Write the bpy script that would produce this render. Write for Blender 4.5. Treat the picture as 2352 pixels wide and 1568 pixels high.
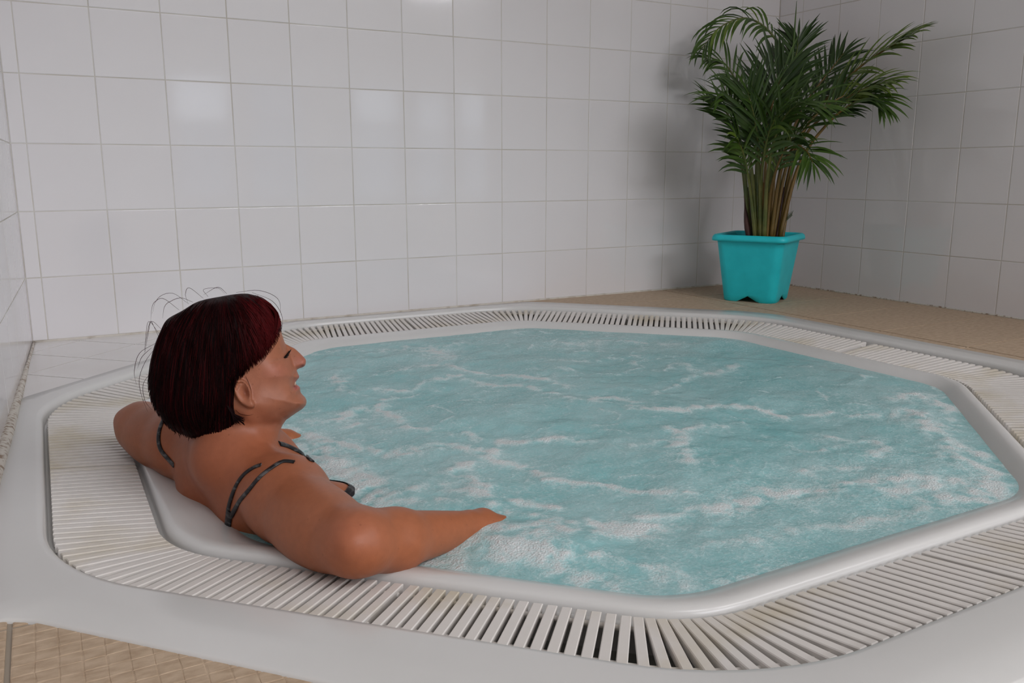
import bpy, bmesh, math, random
import numpy as np
from mathutils import Vector, Matrix
from mathutils.bvhtree import BVHTree

for o in list(bpy.data.objects):
    bpy.data.objects.remove(o, do_unlink=True)
SC = bpy.context.scene
COL = SC.collection
RNG = random.Random(7)
NP = np.random.RandomState(5)

# ------------------------------------------------------------------ camera
FPX = 1953.75                       # focal length in pixels of the 2352x1568 frame
CAM = np.array([0.0131, -2.9634, 0.5131])
YAW, PITCH, ROLL = 0.50291, 0.19647, -0.0012


def cam_axes():
    cy, sy, cp, sp = math.cos(YAW), math.sin(YAW), math.cos(PITCH), math.sin(PITCH)
    f = np.array([sy * cp, cy * cp, -sp])
    r = np.array([cy, -sy, 0.0])
    u = np.cross(r, f)
    r2 = r * math.cos(ROLL) + u * math.sin(ROLL)
    u2 = -r * math.sin(ROLL) + u * math.cos(ROLL)
    return r2, u2, f


CR, CU, CF = cam_axes()
cd = bpy.data.cameras.new('camera')
cd.sensor_width = 36.0
cd.lens = FPX / 2352.0 * 36.0
cd.clip_start = 0.02
co = bpy.data.objects.new('camera', cd)
COL.objects.link(co)
m = Matrix.Identity(4)
for i in range(3):
    m[i][0], m[i][1], m[i][2], m[i][3] = CR[i], CU[i], -CF[i], CAM[i]
co.matrix_world = m
SC.camera = co

# ------------------------------------------------------------------ world, exposure, daylight
SC.view_settings.view_transform = 'Standard'
SC.view_settings.look = 'None'
SC.view_settings.gamma = 1.0
SC.view_settings.use_curve_mapping = False
SC.view_settings.exposure = -0.80
w = bpy.data.worlds.new('world')
SC.world = w
w.use_nodes = True
bg = w.node_tree.nodes['Background']
bg.inputs[0].default_value = (0.62, 0.74, 0.95, 1)
bg.inputs[1].default_value = 1.0
SC.cycles.use_denoising = True
SC.cycles.max_bounces = 5
SC.cycles.diffuse_bounces = 4
SC.cycles.glossy_bounces = 3
SC.cycles.use_adaptive_sampling = True
SC.cycles.adaptive_threshold = 0.12
SC.cycles.transparent_max_bounces = 8
SC.cycles.sample_clamp_indirect = 6.0
SC.cycles.caustics_reflective = False
SC.cycles.caustics_refractive = False

REAR_Y = -11.0


def area(name, loc, rot, sx, sy, power, col):
    l = bpy.data.lights.new(name, 'AREA')
    l.shape = 'RECTANGLE'
    l.size, l.size_y = sx, sy
    l.energy = power
    l.color = col
    o = bpy.data.objects.new(name, l)
    o.location = loc
    o.rotation_euler = rot
    COL.objects.link(o)
    return o


# daylight entering through the tall panes of the far hall facade (facing +y into the hall)
WIN = [(1.87, 2.74), (3.0, 3.9), (4.71, 5.55), (5.75, 6.4), (6.6, 7.4)]
DAY = [(7.0, 1.6), (1.6, 1.2), (5.5, 3.0), (3.0, 2.4), (4.5, 3.2)]      # sky pane above, garden pane below
for (a, b), (hi, lo) in zip(WIN, DAY):
    area('window_daylight', ((a + b) / 2, REAR_Y + 0.03, 1.62), (math.radians(90), 0, 0), b - a, 0.62, hi, (0.86, 0.92, 1.0))
    area('window_daylight', ((a + b) / 2, REAR_Y + 0.03, 0.66), (math.radians(90), 0, 0), b - a, 1.2, lo, (0.92, 0.96, 1.0))
# full-height glazing further along the same facade, to the right of the alcove
TALL = [(7.85, 9.1), (9.3, 10.55), (10.75, 12.0), (12.2, 13.4)]
for a, b in TALL:
    area('window_daylight', ((a + b) / 2, REAR_Y + 0.03, 1.35), (math.radians(90), 0, 0), b - a, 2.5, 78, (0.93, 0.95, 1.0))
# unseen clerestory band, added high in the same facade for more light
CLER_FILL = [(0.9, 2.3), (2.5, 3.9), (4.1, 5.5), (5.7, 7.1)]
for a, b in CLER_FILL:
    area('window_daylight', ((a + b) / 2, REAR_Y + 0.03, 3.92), (math.radians(90), 0, 0), b - a, 0.85, 125, (0.95, 0.955, 1.0))
# unseen fill panels added on the hall ceiling to brighten the alcove
FILL_PANELS = [(x, y) for x in (1.2, 3.6, 6.0) for y in (-5.8, -7.1)]
for x, y in FILL_PANELS:
    area('hall_fill_light', (x, y, 4.36), (0, 0, 0), 1.7, 1.1, 70, (0.975, 0.970, 1.0))

# ------------------------------------------------------------------ helpers


def link(o, parent=None):
    COL.objects.link(o)
    if parent is not None:
        o.parent = parent
    return o


def obj(name, verts, faces, mat, parent=None, smooth=False):
    me = bpy.data.meshes.new(name)
    me.from_pydata([tuple(map(float, v)) for v in verts], [], [tuple(map(int, f)) for f in faces])
    if mat is not None:
        me.materials.append(mat)
    if smooth:
        me.polygons.foreach_set('use_smooth', [True] * len(me.polygons))
    me.update()
    return link(bpy.data.objects.new(name, me), parent)


def inst(name, me, loc, parent=None, rot=(0, 0, 0)):
    o = bpy.data.objects.new(name, me)
    o.location = loc
    o.rotation_euler = rot
    return link(o, parent)


def empty(name, loc=(0, 0, 0), rz=0):
    o = bpy.data.objects.new(name, None)
    o.empty_display_size = 0.05
    o.location = loc
    o.rotation_euler = (0, 0, rz)
    return link(o)


def tag(o, label=None, cat=None, group=None, kind=None):
    if label:
        o['label'] = label
    if cat:
        o['category'] = cat
    if group:
        o['group'] = group
    if kind:
        o['kind'] = kind
    return o


def ray(px, py):
    return CF + CR * ((px - 1176) / FPX) + CU * ((784 - py) / FPX)


def on_z(px, py, z):
    d = ray(px, py)
    return CAM + d * ((z - CAM[2]) / d[2])


def at_depth(px, py, d):
    return CAM + ray(px, py) * d


def box_geo(x0, x1, y0, y1, z0, z1):
    v = [(x0, y0, z0), (x1, y0, z0), (x1, y1, z0), (x0, y1, z0), (x0, y0, z1), (x1, y0, z1), (x1, y1, z1), (x0, y1, z1)]
    f = [(0, 3, 2, 1), (4, 5, 6, 7), (0, 1, 5, 4), (1, 2, 6, 5), (2, 3, 7, 6), (3, 0, 4, 7)]
    return v, f


class MB:
    def __init__(s):
        s.v, s.f = [], []

    def add(s, v, f):
        n = len(s.v)
        s.v += [tuple(map(float, q)) for q in v]
        s.f += [tuple(int(i) + n for i in q) for q in f]

    def box(s, *a):
        s.add(*box_geo(*a))

    def tube(s, pts, rad, n=6, caps=True):
        pts = [np.array(p, float) for p in pts]
        rad = list(rad) if hasattr(rad, '__len__') else [rad] * len(pts)
        b = len(s.v)
        prev = None
        for i, p in enumerate(pts):
            t = pts[min(i + 1, len(pts) - 1)] - pts[max(i - 1, 0)]
            t = t / (np.linalg.norm(t) + 1e-12)
            if prev is None:
                a = np.array([0, 0, 1.0]) if abs(t[2]) < 0.9 else np.array([1.0, 0, 0])
            else:
                a = prev
            e1 = a - t * (a @ t)
            e1 /= np.linalg.norm(e1) + 1e-12
            prev = e1
            e2 = np.cross(t, e1)
            for k in range(n):
                q = 2 * math.pi * k / n
                s.v.append(tuple(p + (e1 * math.cos(q) + e2 * math.sin(q)) * rad[i]))
        for i in range(len(pts) - 1):
            for k in range(n):
                s.f.append((b + i * n + k, b + i * n + (k + 1) % n, b + (i + 1) * n + (k + 1) % n, b + (i + 1) * n + k))
        if caps:
            s.f.append(tuple(b + k for k in range(n))[::-1])
            e = b + (len(pts) - 1) * n
            s.f.append(tuple(e + k for k in range(n)))

    def build(s, name, mat, parent=None, smooth=False):
        return obj(name, s.v, s.f, mat, parent, smooth)


def spline(P, n):
    """Catmull-Rom through points"""
    P = [np.array(p, float) for p in P]
    P = [2 * P[0] - P[1]] + P + [2 * P[-1] - P[-2]]
    out = []
    segs = len(P) - 3
    for i in range(n):
        u = i / (n - 1) * segs
        k = min(int(u), segs - 1)
        t = u - k
        a, b, c, d = P[k:k + 4]
        out.append(0.5 * ((2 * b) + (c - a) * t + (2 * a - 5 * b + 4 * c - d) * t * t + (3 * b - a - 3 * c + d) * t ** 3))
    return out


# ------------------------------------------------------------------ materials
def mat(name, col, rough=0.5, spec=0.5, **kw):
    mt = bpy.data.materials.new(name)
    mt.use_nodes = True
    b = mt.node_tree.nodes['Principled BSDF']
    b.inputs['Base Color'].default_value = (*col, 1)
    b.inputs['Roughness'].default_value = rough
    b.inputs['Specular IOR Level'].default_value = spec
    for k, v in kw.items():
        b.inputs[k.replace('_', ' ')].default_value = v
    return mt


def nodes(mt):
    return mt.node_tree.nodes, mt.node_tree.links, mt.node_tree.nodes['Principled BSDF']


def noise_col(mt, scale, c1, c2, lo=0.35, hi=0.65, coord='Object', detail=4, stretch=None):
    N, L, b = nodes(mt)
    tc = N.new('ShaderNodeTexCoord')
    nz = N.new('ShaderNodeTexNoise')
    nz.inputs['Scale'].default_value = scale
    nz.inputs['Detail'].default_value = detail
    src = tc.outputs[coord]
    if stretch:
        mp = N.new('ShaderNodeMapping')
        mp.inputs['Scale'].default_value = stretch
        L.new(src, mp.inputs[0])
        src = mp.outputs[0]
    L.new(src, nz.inputs['Vector'])
    cr = N.new('ShaderNodeValToRGB')
    cr.color_ramp.elements[0].position = lo
    cr.color_ramp.elements[1].position = hi
    cr.color_ramp.elements[0].color = (*c1, 1)
    cr.color_ramp.elements[1].color = (*c2, 1)
    L.new(nz.outputs['Fac'], cr.inputs[0])
    L.new(cr.outputs[0], b.inputs['Base Color'])
    return cr


def bump(mt, scale, strength, dist=0.001, kind='noise', coord='Object', stretch=None):
    N, L, b = nodes(mt)
    tc = N.new('ShaderNodeTexCoord')
    if kind == 'noise':
        t = N.new('ShaderNodeTexNoise')
        t.inputs['Detail'].default_value = 4
        out = t.outputs['Fac']
    else:
        t = N.new('ShaderNodeTexVoronoi')
        out = t.outputs['Distance']
    t.inputs['Scale'].default_value = scale
    src = tc.outputs[coord]
    if stretch:
        mp = N.new('ShaderNodeMapping')
        mp.inputs['Scale'].default_value = stretch
        L.new(src, mp.inputs[0])
        src = mp.outputs[0]
    L.new(src, t.inputs['Vector'])
    bp = N.new('ShaderNodeBump')
    bp.inputs['Strength'].default_value = strength
    bp.inputs['Distance'].default_value = dist
    L.new(out, bp.inputs['Height'])
    L.new(bp.outputs[0], b.inputs['Normal'])
    return bp


M_TILE = mat('white_glazed_tile', (0.80, 0.785, 0.79), 0.07, 0.5)
noise_col(M_TILE, 1.3, (0.785, 0.762, 0.775), (0.815, 0.795, 0.808), coord='Object')
bump(M_TILE, 5.0, 0.10, 0.002)
M_GROUT = mat('beige_grout', (0.56, 0.52, 0.47), 0.9, 0.2)
noise_col(M_GROUT, 6.0, (0.58, 0.54, 0.48), (0.70, 0.68, 0.65))
M_CAULK = mat('old_caulk', (0.6, 0.55, 0.48), 0.6, 0.3)
cr = noise_col(M_CAULK, 85.0, (0.30, 0.22, 0.16), (0.64, 0.60, 0.54), 0.36, 0.50)
M_CAULKB = mat('clean_caulk', (0.6, 0.55, 0.48), 0.6, 0.3)
noise_col(M_CAULKB, 20.0, (0.46, 0.40, 0.33), (0.66, 0.62, 0.56), 0.3, 0.5)
M_BEIGE = mat('beige_floor_tile', (0.5, 0.38, 0.26), 0.6, 0.3)
noise_col(M_BEIGE, 45.0, (0.42, 0.305, 0.205), (0.55, 0.42, 0.30), 0.30, 0.62, detail=6, stretch=(1, 2.2, 1))
bump(M_BEIGE, 120.0, 0.35, 0.0015)
M_FGROUT = mat('floor_grout', (0.36, 0.31, 0.25), 0.9, 0.2)
M_WFLOOR = mat('white_floor_tile', (0.74, 0.72, 0.70), 0.16, 0.5)
noise_col(M_WFLOOR, 3.0, (0.72, 0.69, 0.67), (0.78, 0.76, 0.745))
M_JOINT = mat('brown_joint', (0.25, 0.19, 0.15), 0.9, 0.2)
M_ACRYL = mat('white_acrylic', (0.76, 0.755, 0.74), 0.22, 0.5)
noise_col(M_ACRYL, 2.2, (0.66, 0.655, 0.64), (0.71, 0.705, 0.695))
M_SLAT = mat('ivory_plastic', (0.74, 0.70, 0.64), 0.45, 0.4)
noise_col(M_SLAT, 5.0, (0.62, 0.55, 0.42), (0.77, 0.735, 0.70), 0.30, 0.50, coord='Object', detail=5)
M_GUTTER = mat('grey_gutter', (0.40, 0.40, 0.37), 0.5, 0.4)
noise_col(M_GUTTER, 9.0, (0.34, 0.35, 0.33), (0.52, 0.52, 0.49))
M_BASIN = mat('aqua_basin', (0.30, 0.66, 0.68), 0.3, 0.5)
M_PLASTER = mat('white_plaster', (0.80, 0.79, 0.775), 0.8, 0.3)
noise_col(M_PLASTER, 2.0, (0.78, 0.77, 0.755), (0.82, 0.81, 0.80))
M_FRAME = mat('window_frame_grey', (0.45, 0.45, 0.45), 0.4, 0.5)
M_FILL = mat('fill_panel_housing', (0.8, 0.8, 0.8), 0.5, 0.4)
M_POT = mat('turquoise_plastic', (0.012, 0.40, 0.44), 0.42, 0.4)
noise_col(M_POT, 18.0, (0.016, 0.57, 0.64), (0.020, 0.62, 0.69))
M_SOIL = mat('dark_soil', (0.03, 0.022, 0.016), 0.95, 0.1)
bump(M_SOIL, 60, 0.8, 0.01)

# ------------------------------------------------------------------ rounded octagon
OC = np.array([1.105, -1.255])
A_FLANGE = [1.138, 1.160, 1.168, 1.110, 1.127, 1.157, 1.147, 1.140]   # 0=+x, then every 45 deg ccw
A_RIM = [0.985, 0.995, 0.997, 0.965, 0.968, 1.002, 0.980, 0.962]
A_WATER = [0.922, 0.938, 0.912, 0.885, 0.868, 0.934, 0.912, 0.908]
NARC, NSTR = 9, 14


def octo(a, rc):
    """closed loop of points (2D): per side NSTR straight samples then NARC arc samples"""
    n = [np.array([math.cos(k * math.pi / 4), math.sin(k * math.pi / 4)]) for k in range(8)]
    t = [np.array([-q[1], q[0]]) for q in n]
    vert = []
    for k in range(8):                      # corner between side k and k+1
        n1, n2 = n[k], n[(k + 1) % 8]
        vert.append(np.linalg.solve(np.array([n1, n2]), np.array([a[k], a[(k + 1) % 8]])))
    tl = rc * math.tan(math.pi / 8)
    P = []
    for k in range(8):
        v0, v1 = vert[k - 1], vert[k]
        s0, s1 = v0 + t[k] * tl, v1 - t[k] * tl
        for i in range(NSTR):
            P.append(s0 + (s1 - s0) * i / NSTR)
        c = s1 - n[k] * rc
        for i in range(NARC):
            q = k * math.pi / 4 + math.pi / 4 * i / NARC
            P.append(c + rc * np.array([math.cos(q), math.sin(q)]))
    return np.array(P) + OC


def loft(rings, close_last=False):
    """rings: list of (Nx3) loops -> verts, faces (outward up)"""
    n = len(rings[0])
    v = [tuple(p) for r in rings for p in r]
    f = []
    for i in range(len(rings) - 1):
        for k in range(n):
            k2 = (k + 1) % n
            f.append((i * n + k, i * n + k2, (i + 1) * n + k2, (i + 1) * n + k))
    if close_last:
        f.append(tuple((len(rings) - 1) * n + k for k in range(n)))
    return v, f


def ring(a, rc, z):
    p = octo(a, rc)
    return np.column_stack([p, np.full(len(p), z)])


def off(a, d):
    return [q + d for q in a]


# ------------------------------------------------------------------ setting: walls with single tiles
TS, GAP = 0.2, 0.003
TZ = [0.0] + [0.1982 + 0.2 * k for k in range(14)]     # horizontal joints (z)
CEIL = 2.62


def tile_mesh(w, h):
    """tile in its own plane: x right, z up, front towards -y, soft cushioned edge"""
    b, t = 0.0020, 0.0007
    x, z = w / 2, h / 2
    v = []
    for (ix, y) in ((0, 0.006), (0, t), (b * 0.45, t * 0.25), (b, 0.0)):
        v += [(-x + ix, y, -z + ix), (x - ix, y, -z + ix), (x - ix, y, z - ix), (-x + ix, y, z - ix)]
    f = []
    for r in range(3):
        for k in range(4):
            k2 = (k + 1) % 4
            f.append((r * 4 + k, r * 4 + k2, r * 4 + 4 + k2, r * 4 + 4 + k))
    f.append((12, 13, 14, 15))
    me = bpy.data.meshes.new('tile')
    me.from_pydata(v, [], f)
    me.materials.append(M_TILE)
    me.polygons.foreach_set('use_smooth', [False] * len(f))
    return me


_tm = {}


def get_tile(w, h):
    k = (round(w, 4), round(h, 4))
    if k not in _tm:
        _tm[k] = tile_mesh(w, h)
    return _tm[k]


def wall_tiles(wall, us, place, rz, nrows, upper_rows):
    """us: joints along the wall; place(u) -> (x, y) of the wall surface"""
    up = MB()
    for i in range(len(us) - 1):
        for j in range(nrows + upper_rows):
            u0, u1, z0, z1 = us[i], us[i + 1], TZ[j], min(TZ[j + 1], CEIL)
            wd, ht = abs(u1 - u0) - GAP, z1 - z0 - GAP
            if wd < 0.008 or ht < 0.008:
                continue
            x, y = place((u0 + u1) / 2)
            loc = Vector((x, y, (z0 + z1) / 2))
            rot = (RNG.gauss(0, 0.0016), RNG.gauss(0, 0.0012), rz + RNG.gauss(0, 0.0016))
            if j < nrows:
                inst('tile', get_tile(wd, ht), loc, wall, rot)
            else:
                mm = Matrix.Translation(loc) @ Matrix.Rotation(rz, 4, 'Z')
                me = get_tile(wd, ht)
                up.add([mm @ v.co for v in me.vertices], [tuple(p.vertices) for p in me.polygons])
    o = up.build('upper_tiles', M_TILE, wall)
    o['kind'] = 'stuff'


RX = 3.022                                        # right wall plane
LW0, LWS = -0.042, 0.0448                         # left wall: x = LW0 + LWS*y
v, f = box_geo(-0.25, RX + 0.2, 0.0010, 0.12, -0.02, CEIL)
wb = tag(obj('wall_back', v, f, M_GROUT), 'white square-tiled back wall of the spa alcove', 'wall', kind='structure')
us = [LW0] + [0.2 * k for k in range(0, 15)] + [RX - 0.001]
wall_tiles(wb, us, lambda u: (u, 0.0), 0.0, 7, 6)
v, f = box_geo(RX + 0.0010, RX + 0.12, -2.92, 0.1, -0.02, CEIL)
wr = tag(obj('wall_right', v, f, M_GROUT), 'shaded white-tiled wall on the right behind the palm', 'wall', kind='structure')
us = [-0.001] + [-(0.1365 + 0.2 * k) for k in range(0, 14)]
wall_tiles(wr, us, lambda u: (RX, u), -math.pi / 2, 7, 6)
LEN_L = 3.0
ang_l = math.atan(LWS)
lw = Matrix.Translation((LW0, 0, 0)) @ Matrix.Rotation(math.pi / 2 - ang_l, 4, 'Z')
# wall frame: local x from the front end towards the back wall, tiles facing local -y
v, f = box_geo(-LEN_L, 0.05, 0.0010, 0.12, -0.02, CEIL)
wl = obj('wall_left', [(lw @ Vector(q)) for q in v], f, M_GROUT)
tag(wl, 'white-tiled side wall at the left edge with a caulked foot', 'wall', kind='structure')
us = [0.0] + [-(0.13 + 0.2 * k) for k in range(0, 15)]


def pl(u):
    q = lw @ Vector((u, 0, 0))
    return q.x, q.y


wall_tiles(wl, us, pl, math.pi / 2 - ang_l, 7, 6)

# ceiling and the hall behind the camera (seen only as reflections in the glaze)
HX0, HX1 = -3.2, 13.7
v, f = box_geo(-0.4, RX + 0.2, -2.95, 0.15, CEIL, CEIL + 0.1)
tag(obj('ceiling', v, f, M_PLASTER), 'white plaster ceiling above the alcove', 'ceiling', kind='structure')
hc = MB()
hc.box(HX0, HX1, REAR_Y - 0.2, -2.95, 4.45, 4.55)
tag(hc.build('ceiling_hall', M_PLASTER), 'white plaster ceiling of the hall behind', 'ceiling', kind='structure')
hw = MB()
hw.box(RX, HX1, -2.95, -2.85, -0.02, 4.5)
hw.box(HX0, LW0 - LWS * 3 + 0.05 - 0.14, -3.02, -2.9, -0.02, 4.5)
hw.box(-0.4, RX + 0.05, -2.95, -2.93, CEIL, 4.5)
tag(hw.build('wall_front', M_PLASTER), 'white plaster wall around the alcove opening', 'wall', kind='structure')
hs = MB()
hs.box(HX0 - 0.1, HX0, REAR_Y, -2.9, -0.02, 4.5)
tag(hs.build('wall_hall_left', M_PLASTER), 'plain white side wall of the hall', 'wall', kind='structure')
hs = MB()
hs.box(HX1, HX1 + 0.1, REAR_Y, -2.9, -0.02, 4.5)
tag(hs.build('wall_hall_right', M_PLASTER), 'plain white end wall of the hall', 'wall', kind='structure')
rw = MB()
prev = HX0
for a, b in WIN:
    rw.box(prev, a, REAR_Y - 0.15, REAR_Y, -0.02, 3.45)
    rw.box(a, b, REAR_Y - 0.15, REAR_Y, 1.95, 3.45)
    rw.box(a, b, REAR_Y - 0.15, REAR_Y, -0.02, 0.05)
    prev = b
for a, b in TALL:
    rw.box(prev, a, REAR_Y - 0.15, REAR_Y, -0.02, 3.45)
    rw.box(a, b, REAR_Y - 0.15, REAR_Y, 2.62, 3.45)
    rw.box(a, b, REAR_Y - 0.15, REAR_Y, -0.02, 0.08)
    prev = b
rw.box(prev, HX1, REAR_Y - 0.15, REAR_Y, -0.02, 3.45)
prev = HX0
for a, b in CLER_FILL:
    rw.box(prev, a, REAR_Y - 0.15, REAR_Y, 3.45, 4.5)
    rw.box(a, b, REAR_Y - 0.15, REAR_Y, 4.36, 4.5)
    prev = b
rw.box(prev, HX1, REAR_Y - 0.15, REAR_Y, 3.45, 4.5)
tag(rw.build('wall_rear', M_PLASTER), 'white far hall wall with tall glazed openings', 'wall', kind='structure')
M_GLASS = mat('pane_glass', (0.9, 0.95, 1.0), 0.02, 0.5, Transmission_Weight=1.0, IOR=1.1)
for i, (a, b) in enumerate(WIN):
    e = tag(empty('window_%d' % (i + 1), ((a + b) / 2, REAR_Y, 0.05)), 'tall grey-framed hall window, %s from the left' % ['first', 'second', 'third', 'fourth', 'fifth'][i],
            'window', kind='structure')
    fr = MB()
    h = (b - a) / 2
    for q in ((-h, -h + 0.05, 0, 1.9), (h - 0.05, h, 0, 1.9), (-h, h, 0, 0.05), (-h, h, 1.85, 1.9), (-h, h, 1.22, 1.26)):
        fr.box(q[0], q[1], -0.05, 0.06, q[2], q[3])
    fr.build('window_frame', M_FRAME, e)
    v, f = box_geo(-h + 0.04, h - 0.04, -0.03, -0.02, 0.04, 1.86)
    obj('pane', v, f, M_GLASS, e)
for i, (a, b) in enumerate(CLER_FILL):
    e = tag(empty('window_%d' % (i + 10), ((a + b) / 2, REAR_Y, 3.47)), 'added unseen clerestory light band under the hall ceiling, %s bay' % ['first', 'second', 'third', 'fourth'][i],
            'window', kind='structure')
    fr = MB()
    h = (b - a) / 2
    for q in ((-h, -h + 0.05, 0, 0.88), (h - 0.05, h, 0, 0.88), (-h, h, 0, 0.05), (-h, h, 0.83, 0.88)):
        fr.box(q[0], q[1], -0.05, 0.06, q[2], q[3])
    fr.build('window_frame', M_FRAME, e)
    v, f = box_geo(-h + 0.04, h - 0.04, -0.03, -0.02, 0.04, 0.84)
    obj('pane', v, f, M_GLASS, e)
for i, (a, b) in enumerate(TALL):
    e = tag(empty('window_%d' % (i + 6), ((a + b) / 2, REAR_Y, 0.08)), 'full-height hall glazing right of the low windows, %s bay' % ['first', 'second', 'third', 'fourth'][i],
            'window', kind='structure')
    fr = MB()
    h = (b - a) / 2
    for q in ((-h, -h + 0.05, 0, 2.54), (h - 0.05, h, 0, 2.54), (-h, h, 0, 0.05), (-h, h, 2.49, 2.54)):
        fr.box(q[0], q[1], -0.05, 0.06, q[2], q[3])
    fr.build('window_frame', M_FRAME, e)
    v, f = box_geo(-h + 0.04, h - 0.04, -0.03, -0.02, 0.04, 2.5)
    obj('pane', v, f, M_GLASS, e)
for x, y in FILL_PANELS:
    e = tag(empty('fill_panel', (x, y, 4.37)), 'added unseen fill light panel on the hall ceiling, %s row, %s place' % (
        'near' if y > -6.5 else 'far', {1.2: 'left', 3.6: 'middle', 6.0: 'right'}[x]), 'lamp', 'added hall fill lights')
    v, f = box_geo(-0.9, 0.9, -0.6, 0.6, 0.0, 0.08)
    obj('housing', v, f, M_FILL, e)

# ------------------------------------------------------------------ floor
# hole of the tub in the tiling
FLG_OUT = [(-0.125, -1.872), (-0.052, -1.884), (0.206, -2.166), (0.53, -2.52), (1.60, -2.545), (2.30, -1.86),
           (2.347, -1.72), (2.338, -0.76), (2.285, -0.635), (1.742, -0.068), (1.69, -0.030), (0.75, -0.030),
           (0.60, -0.085), (0.262, -0.424), (-0.058, -0.745), (-0.076, -0.775)]


def clip_half(poly, n, d, keep_out):
    out = []
    for i in range(len(poly)):
        p, q = np.array(poly[i]), np.array(poly[(i + 1) % len(poly)])
        a, b = p @ n - d, q @ n - d
        if not keep_out:
            a, b = -a, -b
        if a >= 0:
            out.append(tuple(p))
        if (a >= 0) != (b >= 0):
            t = a / (a - b)
            out.append(tuple(p + (q - p) * t))
    return out


def area2(p):
    return 0.5 * sum(p[i][0] * p[(i + 1) % len(p)][1] - p[(i + 1) % len(p)][0] * p[i][1] for i in range(len(p)))


HOLE = [q - 0.012 for q in [1.225, 1.262, 1.2, 1.175, 1.19, 1.245, 1.26, 1.24]]
HN = [np.array([math.cos(k * math.pi / 4), math.sin(k * math.pi / 4)]) for k in range(8)]


def minus_hole(poly):
    rest, out = list(poly), []
    for n, a in zip(HN, HOLE):
        d = n @ OC + a
        pc = clip_half(rest, n, d, True)
        if len(pc) > 2 and abs(area2(pc)) > 2e-5:
            out.append(pc)
        rest = clip_half(rest, n, d, False)
        if len(rest) < 3:
            break
    return out


def prism(mb, poly, z0, z1, inset=0.0):
    if area2(poly) < 0:
        poly = poly[::-1]
    n = len(poly)
    c = np.mean(poly, axis=0)
    top = [np.array(p) + (c - np.array(p)) * min(0.4, inset / (np.linalg.norm(c - np.array(p)) + 1e-9)) for p in poly]
    v = [(p[0], p[1], z0) for p in poly] + [(p[0], p[1], z1) for p in top]
    f = [tuple(range(n, 2 * n))] + [(i, (i + 1) % n, n + (i + 1) % n, n + i) for i in range(n)]
    mb.add(v, f)


fl = MB()
BIG = [(HX0, REAR_Y), (HX1, REAR_Y), (HX1, 0.05), (HX0, 0.05)]
for pc in minus_hole(BIG):
    prism(fl, pc, -0.06, -0.0025)
floor = tag(fl.build('floor', M_FGROUT), 'beige textured tile floor around the tub', 'floor', kind='structure')

# beige strip between tub and the right / back walls: joints every 0.30 m across
for j in range(-1, 10):
    y1, y0 = -0.24 - 0.3 * j, -0.54 - 0.3 * j
    y1 = min(y1, -0.004)
    for (x0, x1) in ((2.402, 3.018), (1.60, 2.398)):
        poly = [(x0 + 0.002, y0 + 0.002), (x1 - 0.002, y0 + 0.002), (x1 - 0.002, y1 - 0.002), (x0 + 0.002, y1 - 0.002)]
        mb = MB()
        for pc in minus_hole(poly):
            prism(mb, pc, -0.008, 0.0, 0.0015)
        if mb.f and y0 > -3.0:
            mb.build('floor_tile', M_BEIGE, floor)
# beige relief tiles in front of the tub (cells pressed into the tile face)
for ix in range(-3, 5):
    for iy in range(0, 4):
        x0, y1 = -0.062 + 0.3 * ix, -1.60 - 0.3 * iy
        poly = [(x0 + 0.003, y1 - 0.297), (x0 + 0.297, y1 - 0.297), (x0 + 0.297, y1 - 0.003), (x0 + 0.003, y1 - 0.003)]
        if x0 < -0.4 or (x0 > 0.8):
            continue
        mb = MB()
        for pc in minus_hole(poly):
            prism(mb, pc, -0.008, -0.0008)
        if not mb.f:
            continue
        nc = 13
        cs = 0.294 / nc
        ca, sa = math.cos(0.10), math.sin(0.10)
        for i in range(nc):
            for k in range(nc):
                cx, cy = x0 + 0.003 + (i + .5) * cs, y1 - 0.297 + (k + .5) * cs
                if max((np.array([cx, cy]) - OC) @ n - a for n, a in zip(HN, HOLE)) < 0.012:
                    continue
                h = cs * 0.5
                g = 0.0014
                j = lambda: RNG.uniform(-0.0012, 0.0012)
                b4 = [(cx - h, cy - h), (cx + h, cy - h), (cx + h, cy + h), (cx - h, cy + h)]
                t4 = [(cx - h + g + j(), cy - h + g + j()), (cx + h - g + j(), cy - h + g + j()),
                      (cx + h - g + j(), cy + h - g + j()), (cx - h + g + j(), cy + h - g + j())]
                tz = [RNG.uniform(-0.0001, 0.0001) for _ in range(4)]
                mb.add([(*p, -0.0009) for p in b4] + [(p[0], p[1], -0.0002 + z) for p, z in zip(t4, tz)],
                       [(4, 5, 6, 7), (0, 1, 5, 4), (1, 2, 6, 5), (2, 3, 7, 6), (3, 0, 4, 7)])
        mb.build('floor_tile', M_BEIGE, floor)
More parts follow.
